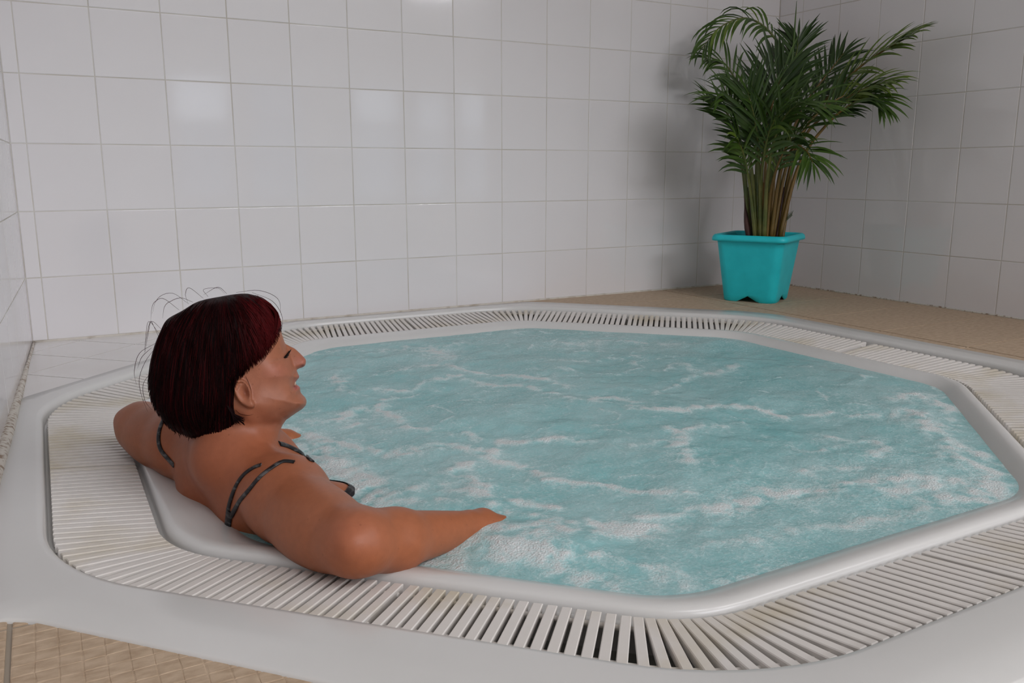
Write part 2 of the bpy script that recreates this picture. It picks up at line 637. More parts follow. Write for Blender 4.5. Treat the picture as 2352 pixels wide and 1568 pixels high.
# white tiles laid diagonally in the far left corner
wbase = MB()
tri = [(LW0 - 0.03, -0.80), (0.70, -0.03), (0.66, 0.0), (LW0, 0.0)]
for pc in minus_hole(tri):
    prism(wbase, pc, -0.02, -0.0015)
jb = wbase.build('corner_bedding', M_JOINT, floor)
r2 = math.sqrt(2)
for a in range(-4, 4):
    for b in range(-2, 5):
        s0, s1 = -0.24 + 0.29 * a, -0.24 + 0.29 * (a + 1)       # x + y
        d0, d1 = 0.414 + 0.29 * b, 0.414 + 0.29 * (b + 1)       # x - y
        g = 0.0022
        s0, s1, d0, d1 = s0 + g, s1 - g, d0 + g, d1 - g
        poly = [((s + d) / 2, (s - d) / 2) for s, d in ((s0, d0), (s0, d1), (s1, d1), (s1, d0))]
        poly = clip_half(poly, np.array([0, 1.0]), -0.003, False)
        if len(poly) > 2:
            nl = np.array([1.0, -LWS])
            poly = clip_half(poly, nl, LW0 + 0.003, True)
        if len(poly) > 2:
            poly = clip_half(poly, np.array([1.0, 0.0]), 0.75, False)
        if len(poly) < 3:
            continue
        mb = MB()
        for pc in minus_hole(poly):
            prism(mb, pc, -0.01, 0.0, 0.0008)
        if mb.f:
            mb.build('floor_tile', M_WFLOOR, floor)

# caulk beads along the wall feet
tb = MB()
pts = [(LW0 + 0.004 + LWS * y, y, 0.002) for y in np.linspace(-0.002, -3.0, 30)]
rr = [0.004 + 0.010 * min(1, max(0, (-y - 0.3) / 0.7)) for y in np.linspace(-0.002, -3.0, 30)]
tb.tube(pts, rr, 8)
tag(tb.build('trim_1', M_CAULK, None, True), 'mouldy caulk bead at the foot of the left wall', 'caulk', kind='structure')
tb = MB()
tb.tube([(x, -0.002, 0.001) for x in np.linspace(LW0, RX, 40)], 0.005, 6)
tag(tb.build('trim_2', M_CAULKB, None, True), 'thin beige caulk line at the foot of the back wall', 'caulk', kind='structure')
tb = MB()
tb.tube([(RX - 0.002, y, 0.001) for y in np.linspace(0, -2.9, 40)], 0.004, 6)
tag(tb.build('trim_3', M_CAULK, None, True), 'blackened caulk line at the foot of the right wall', 'caulk', kind='structure')

# ------------------------------------------------------------------ whirlpool tub
tub = tag(empty('whirlpool_tub', (OC[0], OC[1], -0.9)), 'white acrylic octagonal whirlpool tub sunk into the floor', 'whirlpool tub')
TUB0 = Vector((OC[0], OC[1], -0.9))


def tubpart(name, v, f, mt, parent=tub, smooth=True):
    return obj(name, [tuple(Vector(q) - TUB0) for q in v], f, mt, parent, smooth)


RF, RR, RWT = 0.36, 0.20, 0.17


def resample(poly, n):
    P = [np.array(p) for p in poly]
    L = [np.linalg.norm(P[(i + 1) % len(P)] - P[i]) for i in range(len(P))]
    T = sum(L)
    out = []
    for k in range(n):
        s = T * k / n
        i = 0
        while s > L[i]:
            s -= L[i]
            i += 1
        out.append(P[i] + (P[(i + 1) % len(P)] - P[i]) * (s / L[i]))
    return np.array(out)


# flange: outer outline matched radially to the inner loop
inner = ring(A_FLANGE, RF, 0.004)


def hit_outline(p):
    d = p[:2] - OC
    d = d / np.linalg.norm(d)
    best = None
    for i in range(len(FLG_OUT)):
        a, b = np.array(FLG_OUT[i]), np.array(FLG_OUT[(i + 1) % len(FLG_OUT)])
        e = b - a
        den = d[0] * (-e[1]) + d[1] * e[0]
        if abs(den) < 1e-9:
            continue
        q = a - OC
        t = (q[0] * (-e[1]) + q[1] * e[0]) / den
        s = (d[0] * q[1] - d[1] * q[0]) / den
        if t > 0 and -1e-6 <= s <= 1 + 1e-6 and (best is None or t > best):
            best = t
    return OC + d * best


outl = np.array([hit_outline(p) for p in inner])
for i in range(len(outl)):                      # keep clear of the two walls
    outl[i][0] = max(outl[i][0], LW0 + LWS * outl[i][1] + 0.002)
    outl[i][1] = min(outl[i][1], -0.004)


def mixr(t, z):
    q = outl * (1 - t) + inner[:, :2] * t
    return np.column_stack([q, np.full(len(q), z)])


def insetr(loop, d, z):
    q = loop[:, :2] - OC
    l = np.linalg.norm(q, axis=1, keepdims=True)
    return np.column_stack([OC + q * (1 - d / l), np.full(len(q), z)])


fr_rings = [np.column_stack([outl, np.full(len(outl), -0.03)]), np.column_stack([outl, np.full(len(outl), 0.0005)]),
            insetr(outl, 0.004, 0.004), mixr(0.5, 0.005), insetr(inner, -0.014, 0.0045), insetr(inner, -0.006, 0.003),
            insetr(inner, -0.001, -0.002), insetr(inner, 0.0, -0.010), insetr(inner, 0.0005, -0.0225), insetr(inner, 0.002, -0.0235), insetr(inner, 0.024, -0.0245), insetr(inner, 0.026, -0.026), insetr(inner, 0.027, -0.085)]
v, f = loft(fr_rings)
tubpart('flange', v, f, M_ACRYL)
# gutter trough below the grating
g_rings = [insetr(inner, 0.027, -0.084), insetr(inner, 0.028, -0.09), insetr(inner, 0.030, -0.15), ring(off(A_RIM, 0.022), RR + .02, -0.155),
           ring(off(A_RIM, 0.020), RR + .02, -0.07)]
v, f = loft(g_rings)
tubpart('gutter', v, f, M_GUTTER)
# overflow lip
AL = A_RIM
lip = [ring(off(AL, 0.020), RR + .02, -0.075), ring(off(AL, 0.019), RR + .019, -0.043), ring(off(AL, 0.017), RR + .017, -0.041), ring(off(AL, 0.003), RR, -0.0405), ring(off(AL, 0.001), RR, -0.038), ring(off(AL, 0.0), RR, -0.032), ring(off(AL, -0.002), RR, -0.024),
       ring(off(AL, -0.007), RR, -0.0200), ring(off(AL, -0.015), RR, -0.0188), ring(off(AL, -0.028), RR - .015, -0.0205),
       ring([0.35 * p + 0.65 * q for p, q in zip(AL, A_WATER)], RWT, -0.0265), ring(A_WATER, RWT, -0.037),
       ring(off(A_WATER, -0.018), RWT, -0.060), ring(off(A_WATER, -0.03), RWT, -0.10)]
v, f = loft(lip)
tubpart('overflow_lip', v, f, M_ACRYL)
bas = [ring(off(A_WATER, -0.03), RWT, -0.10), ring(off(A_WATER, -0.06), RWT, -0.50), ring(off(A_WATER, -0.07), RWT, -0.53),
       ring(off(A_WATER, -0.42), 0.12, -0.54), ring(off(A_WATER, -0.44), 0.12, -0.56), ring(off(A_WATER, -0.47), 0.12, -0.88),
       ring(off(A_WATER, -0.55), 0.10, -0.90)]
v, f = loft(bas, True)
tubpart('basin', v, f, M_BASIN)

# ------------------------------------------------------------------ grating sections
GZ, GZI, GZO = -0.016, -0.025, -0.008        # top of the slats: middle, inner end, outer end
p_in, p_out = octo(off(A_RIM, 0.010), RR + .01), octo(off(A_FLANGE, -0.008), RF - .008)
mid = (p_in + p_out) / 2
seg = np.linalg.norm(np.roll(mid, -1, axis=0) - mid, axis=1)
cum = np.concatenate([[0], np.cumsum(seg)])
TOT = cum[-1]
NPER = NSTR + NARC
NSL = 360


def at_s(s):
    s = s % TOT
    i = min(int(np.searchsorted(cum, s, side='right') - 1), len(mid) - 1)
    t = (s - cum[i]) / seg[i]
    j = (i + 1) % len(mid)
    return p_in[i] * (1 - t) + p_in[j] * t, p_out[i] * (1 - t) + p_out[j] * t


def slat_geo(a, b, w):
    d = (b - a)
    L = np.linalg.norm(d)
    d = d / L
    n = np.array([-d[1], d[0]])
    e = 0.0012
    v = []
    for (h, z, le) in ((w / 2 - .0015, -0.014, 0), (w / 2, -e, 0), (w / 2 - e, 0, e)):
        for (p, s, zz) in ((a + d * le, -1, GZI), (b - d * le, -1, GZO), (b - d * le, 1, GZO), (a + d * le, 1, GZI)):
            q = p + n * (s * h)
            v.append((q[0], q[1], z + zz))
    f = []
    for r in range(2):
        for k in range(4):
            k2 = (k + 1) % 4
            f.append((r * 4 + k, r * 4 + k2, r * 4 + 4 + k2, r * 4 + 4 + k))
    f.append((8, 9, 10, 11))
    return v, f


brk = [cum[k * NPER + int(NSTR * 0.55)] for k in range(8)]     # breaks near the middle of each side
LAB = ['ivory slatted grating section at the right corner beside the bare beige floor',
       'ivory slatted grating section at the far corner in front of the turquoise pot',
       'ivory slatted grating section along the back wall just behind the face',
       'ivory slatted grating section at the far left corner below the white diagonal tiles',
       'ivory slatted grating section behind the woman at the left edge',
       'ivory slatted grating section at the bottom edge, right of the near elbow',
       'ivory slatted grating section at the lower right along the near rim',
       'ivory slatted grating section leaving the frame on the right']
for sidx in range(8):
    s0, s1 = brk[sidx], brk[(sidx + 1) % 8]
    if s1 < s0:
        s1 += TOT
    if sidx == 0:
        s0 += 0.017                          # one slat missing at this joint
    n = max(1, round((s1 - s0 - 0.004) / (TOT / NSL)))
    ca, cb = at_s((s0 + s1) / 2)
    org = Vector((*((ca + cb) / 2), GZ - 0.02))
    e = tag(empty('overflow_grating', org), LAB[sidx], 'grating', 'gutter grating sections')
    for i in range(n):
        s = s0 + 0.002 + (s1 - s0 - 0.004) * (i + 0.5) / n
        a, b = at_s(s)
        a2, b2 = at_s(s + 0.001)
        gin = np.linalg.norm(a2 - a) / 0.001 * (TOT / NSL)
        wdt = min(0.0132, gin * 0.96)
        v, f = slat_geo(a, b, wdt)
        obj('slat', [tuple(Vector(q) - org) for q in v], f, M_SLAT, e)
    for t in (0.14, 0.86):
        mb = MB()
        pts = []
        for i in range(41):
            a, b = at_s(s0 + 0.004 + (s1 - s0 - 0.008) * i / 40)
            q = a * (1 - t) + b * t
            pts.append(np.array([q[0], q[1], GZI * (1 - t) + GZO * t - 0.010]) - np.array(org))
        mb.tube(pts, 0.0042, 6)
        mb.build('crossbar', M_SLAT, e, True)

# ------------------------------------------------------------------ the person
HD = 1.40                                   # depth of the head's mid plane along the view axis
HK = FPX / HD                               # pixels per metre there
HO = at_depth(520, 830, HD)
_ray = ray(520, 830)
EY = _ray / np.linalg.norm(_ray)            # sideways axis of the head (towards her left, away from the camera)
EX = CR - EY * (CR @ EY)
EX /= np.linalg.norm(EX)                    # forward axis of the face
EZ = np.cross(EX, EY)
X0, X1, Y0, Y1 = 320, 780, 630, 1100        # relief sheet of the profile, one sample per pixel unit


def poly_sd(poly):
    gx, gy = np.meshgrid(np.arange(X0, X1), np.arange(Y0, Y1))
    p = np.array(poly, float)
    d = np.full(gx.shape, 1e9)
    ins = np.zeros(gx.shape, bool)
    for i in range(len(p)):
        a, b = p[i], p[(i + 1) % len(p)]
        e = b - a
        t = np.clip(((gx - a[0]) * e[0] + (gy - a[1]) * e[1]) / (e @ e + 1e-9), 0, 1)
        d = np.minimum(d, np.hypot(gx - a[0] - t * e[0], gy - a[1] - t * e[1]))
        c = ((a[1] > gy) != (b[1] > gy)) & (gx < (b[0] - a[0]) * (gy - a[1]) / (b[1] - a[1] + 1e-12) + a[0])
        ins ^= c
    return np.where(ins, d, -d)


def smooth_poly(P, n):
    P = list(P)
    out = spline(P + [P[0]], n)
    return out


def gs(cx, cy, sx, sy=None, rot=0):
    sy = sy or sx
    gx, gy = np.meshgrid(np.arange(X0, X1), np.arange(Y0, Y1))
    u, v_ = gx - cx, gy - cy
    c, s = math.cos(rot), math.sin(rot)
    a, b = u * c + v_ * s, -u * s + v_ * c
    return np.exp(-0.5 * ((a / sx) ** 2 + (b / sy) ** 2))


def line_g(pts, wd):
    gx, gy = np.meshgrid(np.arange(X0, X1), np.arange(Y0, Y1))
    d = np.full(gx.shape, 1e9)
    for a, b in zip(pts[:-1], pts[1:]):
        a, b = np.array(a, float), np.array(b, float)
        e = b - a
        t = np.clip(((gx - a[0]) * e[0] + (gy - a[1]) * e[1]) / (e @ e), 0, 1)
        d = np.minimum(d, np.hypot(gx - a[0] - t * e[0], gy - a[1] - t * e[1]))
    return np.exp(-0.5 * (d / wd) ** 2)


def sstep(x, a, b):
    t = np.clip((x - a) / (b - a), 0, 1)
    return t * t * (3 - 2 * t)


FRONT = [(640, 752), (642, 764), (645, 773), (647, 780), (650, 790), (656, 803), (663, 820), (670, 838), (676, 849), (678, 854), (680, 858), (683, 864.6),
         (682.5, 868), (680, 871), (675.5, 876), (674.5, 880), (676, 884), (681, 886.5), (684.5, 890), (685, 896), (685.5, 901), (689, 906.5), (695, 912), (699, 919), (700, 926),
         (698, 933), (691, 941), (681, 947.5), (667, 957), (653, 967), (645, 979), (639, 995), (636, 1014), (640, 1030), (646, 1050), (650, 1090)]
BACK = [(470, 1090), (462, 1040), (452, 1000), (440, 970), (418, 935), (400, 890), (394, 840), (400, 785), (425, 735), (470, 703), (525, 690), (575, 694), (612, 712), (632, 735)]
sd_face = poly_sd(FRONT + BACK)
NOSE = [(642, 776), (646.5, 781), (650.5, 787), (661, 793.5), (672, 799), (682, 808), (691.5, 817.5), (696.5, 823), (698.3, 829), (697.5, 836), (695.5, 840.5), (690.6, 843.8), (684, 846),
        (678, 849), (670, 852), (655, 838), (640, 805)]
sd_nose = poly_sd(smooth_poly(NOSE, 90))
gx_, gy_ = np.meshgrid(np.arange(X0, X1), np.arange(Y0, Y1))
MPX = 1.0 / HK
Wm = 0.073 - 0.016 * sstep(gy_ + 0.10 * (620 - gx_), 925, 985)
S0 = 88.0 - 15 * sstep(gy_, 940, 1000)
t_ = np.clip(sd_face / S0, -1.5, 1)
w2 = Wm ** 2 * (1 - (1 - t_) ** 2)
rt = np.sign(w2) * np.sqrt(np.abs(w2))
Wn = 0.0085 + 0.0095 * sstep(gy_, 795, 842)
S0n = 12.0
tn = np.clip(sd_nose / S0n, -1.5, 1)
wn2 = Wn ** 2 * (1 - (1 - tn) ** 2)
rn = np.sign(wn2) * np.sqrt(np.abs(wn2)) - 0.0006
kk = 0.005
hh = np.clip(0.5 + 0.5 * (rt - rn) / kk, 0, 1)
rt = rn * (1 - hh) + rt * hh + kk * hh * (1 - hh)
fade = sstep(sd_face, 1, 9)
b_ = np.zeros_like(rt)
b_ -= 0.0075 * gs(653, 803, 9, 11)            # eye hollow beside the bridge
b_ -= 0.0030 * gs(641, 812, 13, 7, -0.6)
b_ += 0.0030 * gs(633, 785, 10, 5, 0.9)       # brow
b_ += 0.0042 * gs(647, 811, 6, 5, -0.7)       # closed lid
b_ -= 0.0016 * line_g([(660, 806), (652, 814), (642, 821), (634, 824)], 1.6)
b_ -= 0.0008 * line_g([(634, 824), (624, 829), (614, 832)], 1.3)
b_ -= 0.0008 * line_g([(634, 826), (626, 834), (618, 842)], 1.3)
b_ -= 0.0007 * line_g([(638, 823), (631, 833), (628, 840)], 1.3)
b_ += 0.0065 * gs(630, 848, 22, 17, -0.4)     # smiling cheek
b_ += 0.0025 * gs(600, 830, 22, 14)
b_ -= 0.0034 * line_g([(676, 848), (668, 860), (664, 876), (664, 893)], 3.2)   # smile fold
b_ -= 0.0015 * line_g([(665, 905), (667, 916), (672, 926)], 4)
b_ += 0.0030 * gs(655, 900, 12, 14)
b_ -= 0.0050 * gs(669, 886, 4.5, 4)           # mouth corner
b_ -= 0.0050 * line_g([(680, 871), (675, 877), (670, 887)], 1.9)
b_ -= 0.0030 * line_g([(679, 885), (674, 886), (669, 890)], 1.6)
b_ += 0.0022 * line_g([(681, 866), (676, 872)], 2.6)
b_ += 0.0025 * line_g([(683, 889), (678, 890)], 2.6)
b_ += 0.0040 * gs(686, 925, 11, 11)           # chin
b_ -= 0.0030 * line_g([(686, 902), (678, 906), (672, 912)], 4)
b_ += 0.0045 * gs(681, 838, 6, 6)             # nose wing
b_ -= 0.0020 * line_g([(674, 830), (673, 840), (677, 847)], 2.0)
b_ -= 0.0060 * gs(689.5, 839.5, 3.8, 2.1, -0.45)  # nostril
jaw = [(566, 905), (574, 935), (600, 958), (640, 962), (665, 957)]
b_ += 0.0034 * line_g([(585, 925), (612, 943), (645, 948), (672, 943)], 17)
b_ -= 0.0070 * gs(600, 985, 30, 14, -0.1)
b_ += 0.0060 * line_g([(560, 945), (590, 990), (628, 1030)], 11)   # neck muscle
b_ -= 0.0016 * line_g([(630, 968), (600, 975), (570, 968)], 6)
# ear
ear_o = [(536, 872), (546, 868), (558, 872), (568, 884), (572, 898), (573, 912), (579, 922), (577, 931), (568, 932), (556, 926), (546, 917), (538, 903), (534, 886)]
sd_ear = poly_sd(smooth_poly(ear_o, 60))
ear = 0.0115 * sstep(sd_ear, -1.5, 3.0)
ear -= 0.0065 * gs(555, 892, 7, 10, -0.2) * sstep(sd_ear, 2, 6)
ear -= 0.0070 * gs(561, 902, 4, 7, -0.3) * sstep(sd_ear, 1, 5)
ear += 0.0020 * gs(569, 921, 6, 6)
ear -= 0.0030 * line_g([(541, 890), (545, 879), (555, 876)], 1.8)
rt = rt + b_ * fade + ear
RELIEF = rt.astype(np.float32)


def bil(A, px, py):
    x = np.clip(px - X0, 0, A.shape[1] - 1.001)
    y = np.clip(py - Y0, 0, A.shape[0] - 1.001)
    i, j = x.astype(int), y.astype(int)
    u, v_ = x - i, y - j
    return (A[j, i] * (1 - u) + A[j, i + 1] * u) * (1 - v_) + (A[j + 1, i] * (1 - u) + A[j + 1, i + 1] * u) * v_


def head_coords(P):
    q = P - HO
    X, Yh, Z = q @ EX, q @ EY, q @ EZ
    return 520 + HK * X, 830 - HK * Z, Yh


def inflate(A, P):
    px, py, y = head_coords(P)
    w_ = bil(A, px, py)
    # outside the sheet fall off
    ox = np.maximum(np.maximum(X0 - px, px - X1), np.maximum(Y0 - py, py - Y1))
    w_ = np.where(ox > 0, -0.05 - ox * MPX, w_)
    a = np.abs(w_) * w_
    return (y * y - a) / (2 * np.sqrt(y * y + np.abs(a) + 1e-8))


def smin(a, b, k):
    h = np.clip(0.5 + 0.5 * (b - a) / k, 0, 1)
    return b * (1 - h) + a * h - k * h * (1 - h)


def cone(P, a, b, r1, r2):
    a, b = np.array(a, float), np.array(b, float)
    e = b - a
    t = np.clip(((P - a) @ e) / (e @ e), 0, 1)
    return np.linalg.norm(P - a - t[..., None] * e, axis=-1) - (r1 + (r2 - r1) * t)


def ellip(P, c, R, rad):
    q = (P - np.array(c, float)) @ np.array(R).T
    rad = np.array(rad)
    k0 = np.linalg.norm(q / rad, axis=-1)
    k1 = np.linalg.norm(q / rad ** 2, axis=-1)
    return k0 * (k0 - 1.0) / (k1 + 1e-9)


# torso frame
FT = np.array([0.946, 0.325, 0.0])
LT = np.array([-0.325, 0.946, 0.0])
UPV = np.array([0, 0, 1.0])
RT3 = [LT, FT, UPV]
SN = np.array([0.305, -1.705, 0.020])          # near shoulder joint
SF = np.array([0.215, -1.385, 0.030])          # far shoulder joint
MID = (SN + SF) / 2
EN = np.array([0.340, -1.945, 0.034])          # near elbow on the lip
WN = np.array([0.552, -1.838, -0.031])         # near wrist
EF = np.array([0.150, -1.215, 0.030])
WF = np.array([0.425, -1.205, -0.050])
NB = at_depth(545, 1040, 1.40)                 # neck base
NT = at_depth(545, 940, 1.40)
HIP = np.array([0.44, -1.50, -0.42])


def hand_cones(wr, d, side, pn):
    """palm and five bent fingers, d: pointing direction, side: towards the thumb, pn: back of hand normal"""
    d, side, pn = [np.array(q, float) / np.linalg.norm(q) for q in (d, side, pn)]
    L = [(wr, wr + d * 0.03, 0.024, 0.026, .012)]
    for s, ln in ((0.030, .068), (0.011, .076), (-0.009, .071), (-0.028, .056)):
        kb = wr + d * (0.085 - abs(s - .008) * 0.25) + side * s
        L.append((wr + d * 0.018 + side * s * 0.55, kb, 0.0145, 0.0105, .012))
        k1 = kb + (d * .92 - pn * .38) * ln * .45
        k2 = k1 + (d * .72 - pn * .69) * ln * .32
        k3 = k2 + (d * .45 - pn * .89) * ln * .25
        L += [(kb, k1, 0.0098, 0.0088, .004), (k1, k2, 0.0088, 0.0080, .004), (k2, k3, 0.0080, 0.0068, .004)]
    t0 = wr + d * 0.022 + side * 0.024
    t1 = t0 + (d * .62 + side * .72 - pn * .3) * 0.040
    t2 = t1 + (d * .85 + side * .35 - pn * .4) * 0.030
    t3 = t2 + (d * .95 + side * .05 - pn * .4) * 0.022
    L += [(t0, t1, 0.016, 0.0115, .010), (t1, t2, 0.011, 0.0095, .005), (t2, t3, 0.0092, 0.0075, .004)]
    return L


dn = (WN - EN) / np.linalg.norm(WN - EN)
HN_ = hand_cones(WN + dn * .01, [dn[0], dn[1], -0.17], [-0.35, 0.9, -0.1], [0.2, 0.0, 1])
df = (WF - EF) / np.linalg.norm(WF - EF)
HF_ = hand_cones(WF + df * .01, [0.92, -0.05, -0.55], [0.15, -0.95, -0.1], [0.2, 0, 1])
HANDC = [WN + dn * .07, WF + df * .07]


def body_sdf(P):
    # ribcage and belly
    d = ellip(P, MID + FT * 0.045 + UPV * -0.20, RT3, (0.150, 0.105, 0.25))
    d = smin(d, ellip(P, MID + FT * 0.13 + UPV * -0.40, RT3, (0.155, 0.12, 0.17)), 0.06)
    d = smin(d, cone(P, SN + UPV * -.012, SF + UPV * -.012, 0.052, 0.052), 0.05)
    # shoulder blades / trapezius
    d = smin(d, cone(P, NB - FT * .015, SN + UPV * 0.012, 0.050, 0.036), 0.04)
    d = smin(d, cone(P, NB - FT * .015, SF + UPV * 0.012, 0.050, 0.036), 0.04)
    d = smin(d, ellip(P, MID - FT * 0.012 - LT * 0.075 + UPV * -0.06, RT3, (0.06, 0.045, 0.085)), 0.03)
    d = smin(d, ellip(P, MID - FT * 0.012 + LT * 0.075 + UPV * -0.06, RT3, (0.06, 0.045, 0.085)), 0.03)
    # breasts
    d = smin(d, ellip(P, MID + FT * 0.135 - LT * 0.078 + UPV * -0.128, RT3, (0.072, 0.074, 0.082)), 0.03)
    d = smin(d, ellip(P, MID + FT * 0.135 + LT * 0.078 + UPV * -0.128, RT3, (0.072, 0.074, 0.082)), 0.03)
    d = smin(d, cone(P, MID + FT * .05 + UPV * .01, MID + FT * .10 + UPV * -.08, .045, .05), 0.05)
    # collar bones
    d = smin(d, cone(P, NB + FT * .055 - UPV * .028, SN + FT * .03 + UPV * .022, .014, .014), 0.03)
    d = smin(d, cone(P, NB + FT * .055 - UPV * .028, SF + FT * .03 + UPV * .022, .014, .014), 0.03)
    # arms
    for S, E_, W_, sg in ((SN, EN, WN, 1), (SF, EF, WF, -1)):
        d = smin(d, ellip(P, S + UPV * .004 + LT * (-0.012 * sg), RT3, (0.058, 0.056, 0.056)), 0.03)
        a = cone(P, S, E_, 0.055, 0.037)
        mdl = S * .52 + E_ * .48
        ax_ = (E_ - S) / np.linalg.norm(E_ - S)
        bx_ = np.cross(UPV, ax_)
        bx_ /= np.linalg.norm(bx_)
        a = smin(a, ellip(P, mdl + UPV * -.012 + FT * -.008, [ax_, bx_, np.cross(ax_, bx_)], (0.125, 0.053, 0.052)), 0.035)
        a = smin(a, cone(P, E_, E_ * .70 + W_ * .30 + UPV * -.004, 0.038, 0.0415), 0.03)
        a = smin(a, cone(P, E_ * .70 + W_ * .30 + UPV * -.004, W_, 0.0415, 0.026), 0.02)
        el = (E_ - W_) / np.linalg.norm(E_ - W_)
        a = smin(a, cone(P, E_, E_ + el * .026 + LT * (-.016 * sg) + UPV * .004, 0.024, 0.013), 0.02)
        d = smin(d, a, 0.028)
    # hips and legs on the bench
    for sg in (-1, 1):
        h = HIP + LT * 0.085 * sg
        kn = h + FT * 0.40 + UPV * 0.03 + LT * .03 * sg
        fo = kn + FT * 0.16 - UPV * 0.40
        d = smin(d, cone(P, h, kn, 0.092, 0.062), 0.04)
        d = smin(d, cone(P, kn, fo, 0.058, 0.038), 0.02)
        d = smin(d, cone(P, fo, fo + FT * .15 - UPV * .03, 0.038, 0.024), 0.02)
    d = smin(d, ellip(P, HIP - FT * .02, RT3, (0.175, 0.125, 0.12)), 0.05)
    # neck core
    d = smin(d, cone(P, NT, NB, 0.045, 0.052), 0.035)
    # head from the profile relief
    mk = np.linalg.norm(P - HO, axis=1) < 0.30
    d[mk] = smin(d[mk], inflate(RELIEF, P[mk]), 0.010)
    # hands
    for L, hc_ in ((HN_, HANDC[0]), (HF_, HANDC[1])):
        mk = np.linalg.norm(P - hc_, axis=1) < 0.17
        if not mk.any():
            continue
        Pm, hd = P[mk], None
        for a, b, r1, r2, k in L:
            c = cone(Pm, a, b, r1, r2)
            hd = c if hd is None else smin(hd, c, k)
        d[mk] = smin(d[mk], hd, 0.012)
    return d


def axis(lo, hi, coarse, fine):
    """coordinates from lo to hi, 'coarse' spacing, finer inside given (a, b, h) spans"""
    x, out = lo, []
    while x < hi:
        out.append(x)
        h = coarse
        for a, b, s in fine:
            if a <= x < b:
                h = min(h, s)
        x += h
    return np.array(out)


def sparse_eval(fn, xs, ys, zs, B=12, far=1.0):
    nx, ny, nz = len(xs), len(ys), len(zs)
    F = np.full((nx, ny, nz), far, np.float32)
    bx = [(i, min(i + B, nx)) for i in range(0, nx, B)]
    by = [(i, min(i + B, ny)) for i in range(0, ny, B)]
    bz = [(i, min(i + B, nz)) for i in range(0, nz, B)]
    mid_ = lambda c, s: 0.5 * (c[s[0]] + c[min(s[1], len(c)) - 1])
    cx, cy, cz = np.array([mid_(xs, s) for s in bx]), np.array([mid_(ys, s) for s in by]), np.array([mid_(zs, s) for s in bz])
    hx = np.array([xs[s[1] - 1] - xs[s[0]] for s in bx]) / 2
    hy = np.array([ys[s[1] - 1] - ys[s[0]] for s in by]) / 2
    hz = np.array([zs[s[1] - 1] - zs[s[0]] for s in bz]) / 2
    G = np.stack(np.meshgrid(cx, cy, cz, indexing='ij'), -1)
    R = np.sqrt(hx[:, None, None] ** 2 + hy[None, :, None] ** 2 + hz[None, None, :] ** 2)
    V = fn(G.reshape(-1, 3)).reshape(G.shape[:3])
    act = np.abs(V) < R * 1.35 + 0.010
    for i, j, k in zip(*np.nonzero(~act & (V < 0))):
        F[bx[i][0]:bx[i][1], by[j][0]:by[j][1], bz[k][0]:bz[k][1]] = -far
    idx = list(zip(*np.nonzero(act)))
    for c in range(0, len(idx), 60):
        pts, sh = [], []
        for i, j, k in idx[c:c + 60]:
            g = np.stack(np.meshgrid(xs[bx[i][0]:bx[i][1]], ys[by[j][0]:by[j][1]], zs[bz[k][0]:bz[k][1]], indexing='ij'), -1)
            sh.append(g.shape[:3])
            pts.append(g.reshape(-1, 3))
        val = fn(np.concatenate(pts))
        o = 0
        for (i, j, k), s in zip(idx[c:c + 60], sh):
            n = s[0] * s[1] * s[2]
            F[bx[i][0]:bx[i][1], by[j][0]:by[j][1], bz[k][0]:bz[k][1]] = val[o:o + n].reshape(s)
            o += n
    return F


def surface_nets(F, xs, ys, zs):
    S = F < 0
    nx, ny, nz = F.shape
    cnt = np.zeros((nx - 1, ny - 1, nz - 1), np.int8)
    for a in (0, 1):
        for b in (0, 1):
            for c in (0, 1):
                cnt += S[a:nx - 1 + a, b:ny - 1 + b, c:nz - 1 + c]
    I, J, K = np.nonzero((cnt > 0) & (cnt < 8))
    vid = np.full(cnt.shape, -1, np.int32)
    vid[I, J, K] = np.arange(len(I))
    acc = np.zeros((len(I), 3))
    num = np.zeros(len(I))
    C = [(a, b, c) for a in (0, 1) for b in (0, 1) for c in (0, 1)]
    for p in C:
        for ax in range(3):
            if p[ax]:
                continue
            q = list(p)
            q[ax] = 1
            f0, f1 = F[I + p[0], J + p[1], K + p[2]], F[I + q[0], J + q[1], K + q[2]]
            mk = (f0 < 0) != (f1 < 0)
            t = np.where(mk, f0 / (f0 - f1 + 1e-12), 0)
            A = np.stack([xs[I + p[0]], ys[J + p[1]], zs[K + p[2]]], -1)
            Bq = np.stack([xs[I + q[0]], ys[J + q[1]], zs[K + q[2]]], -1)
            acc += np.where(mk[:, None], A + (Bq - A) * t[:, None], 0)
            num += mk
    V = acc / np.maximum(num, 1)[:, None]
    Fc = []
    # edges along each axis
    for ax in range(3):
        sl0 = [slice(1, -1)] * 3
        sl1 = [slice(1, -1)] * 3
        sl0[ax] = slice(0, -1)
        sl1[ax] = slice(1, None)
        s0, s1 = S[tuple(sl0)], S[tuple(sl1)]
        E = np.array(np.nonzero(s0 != s1))
        o = np.ones((3, 1), int)
        o[ax] = 0
        E = E + o
        fl_ = S[E[0], E[1], E[2]]
        u, w_ = (ax + 1) % 3, (ax + 2) % 3
        def cell(du, dw):
            Q = E.copy()
            Q[u] -= du
            Q[w_] -= dw
            return vid[Q[0], Q[1], Q[2]]
        q = np.stack([cell(1, 1), cell(0, 1), cell(0, 0), cell(1, 0)], -1)
        ok = (q >= 0).all(1)
        q, fl_ = q[ok], fl_[ok]
        q = np.where(fl_[:, None], q, q[:, ::-1])
        Fc.append(q)
    return V, np.concatenate(Fc)


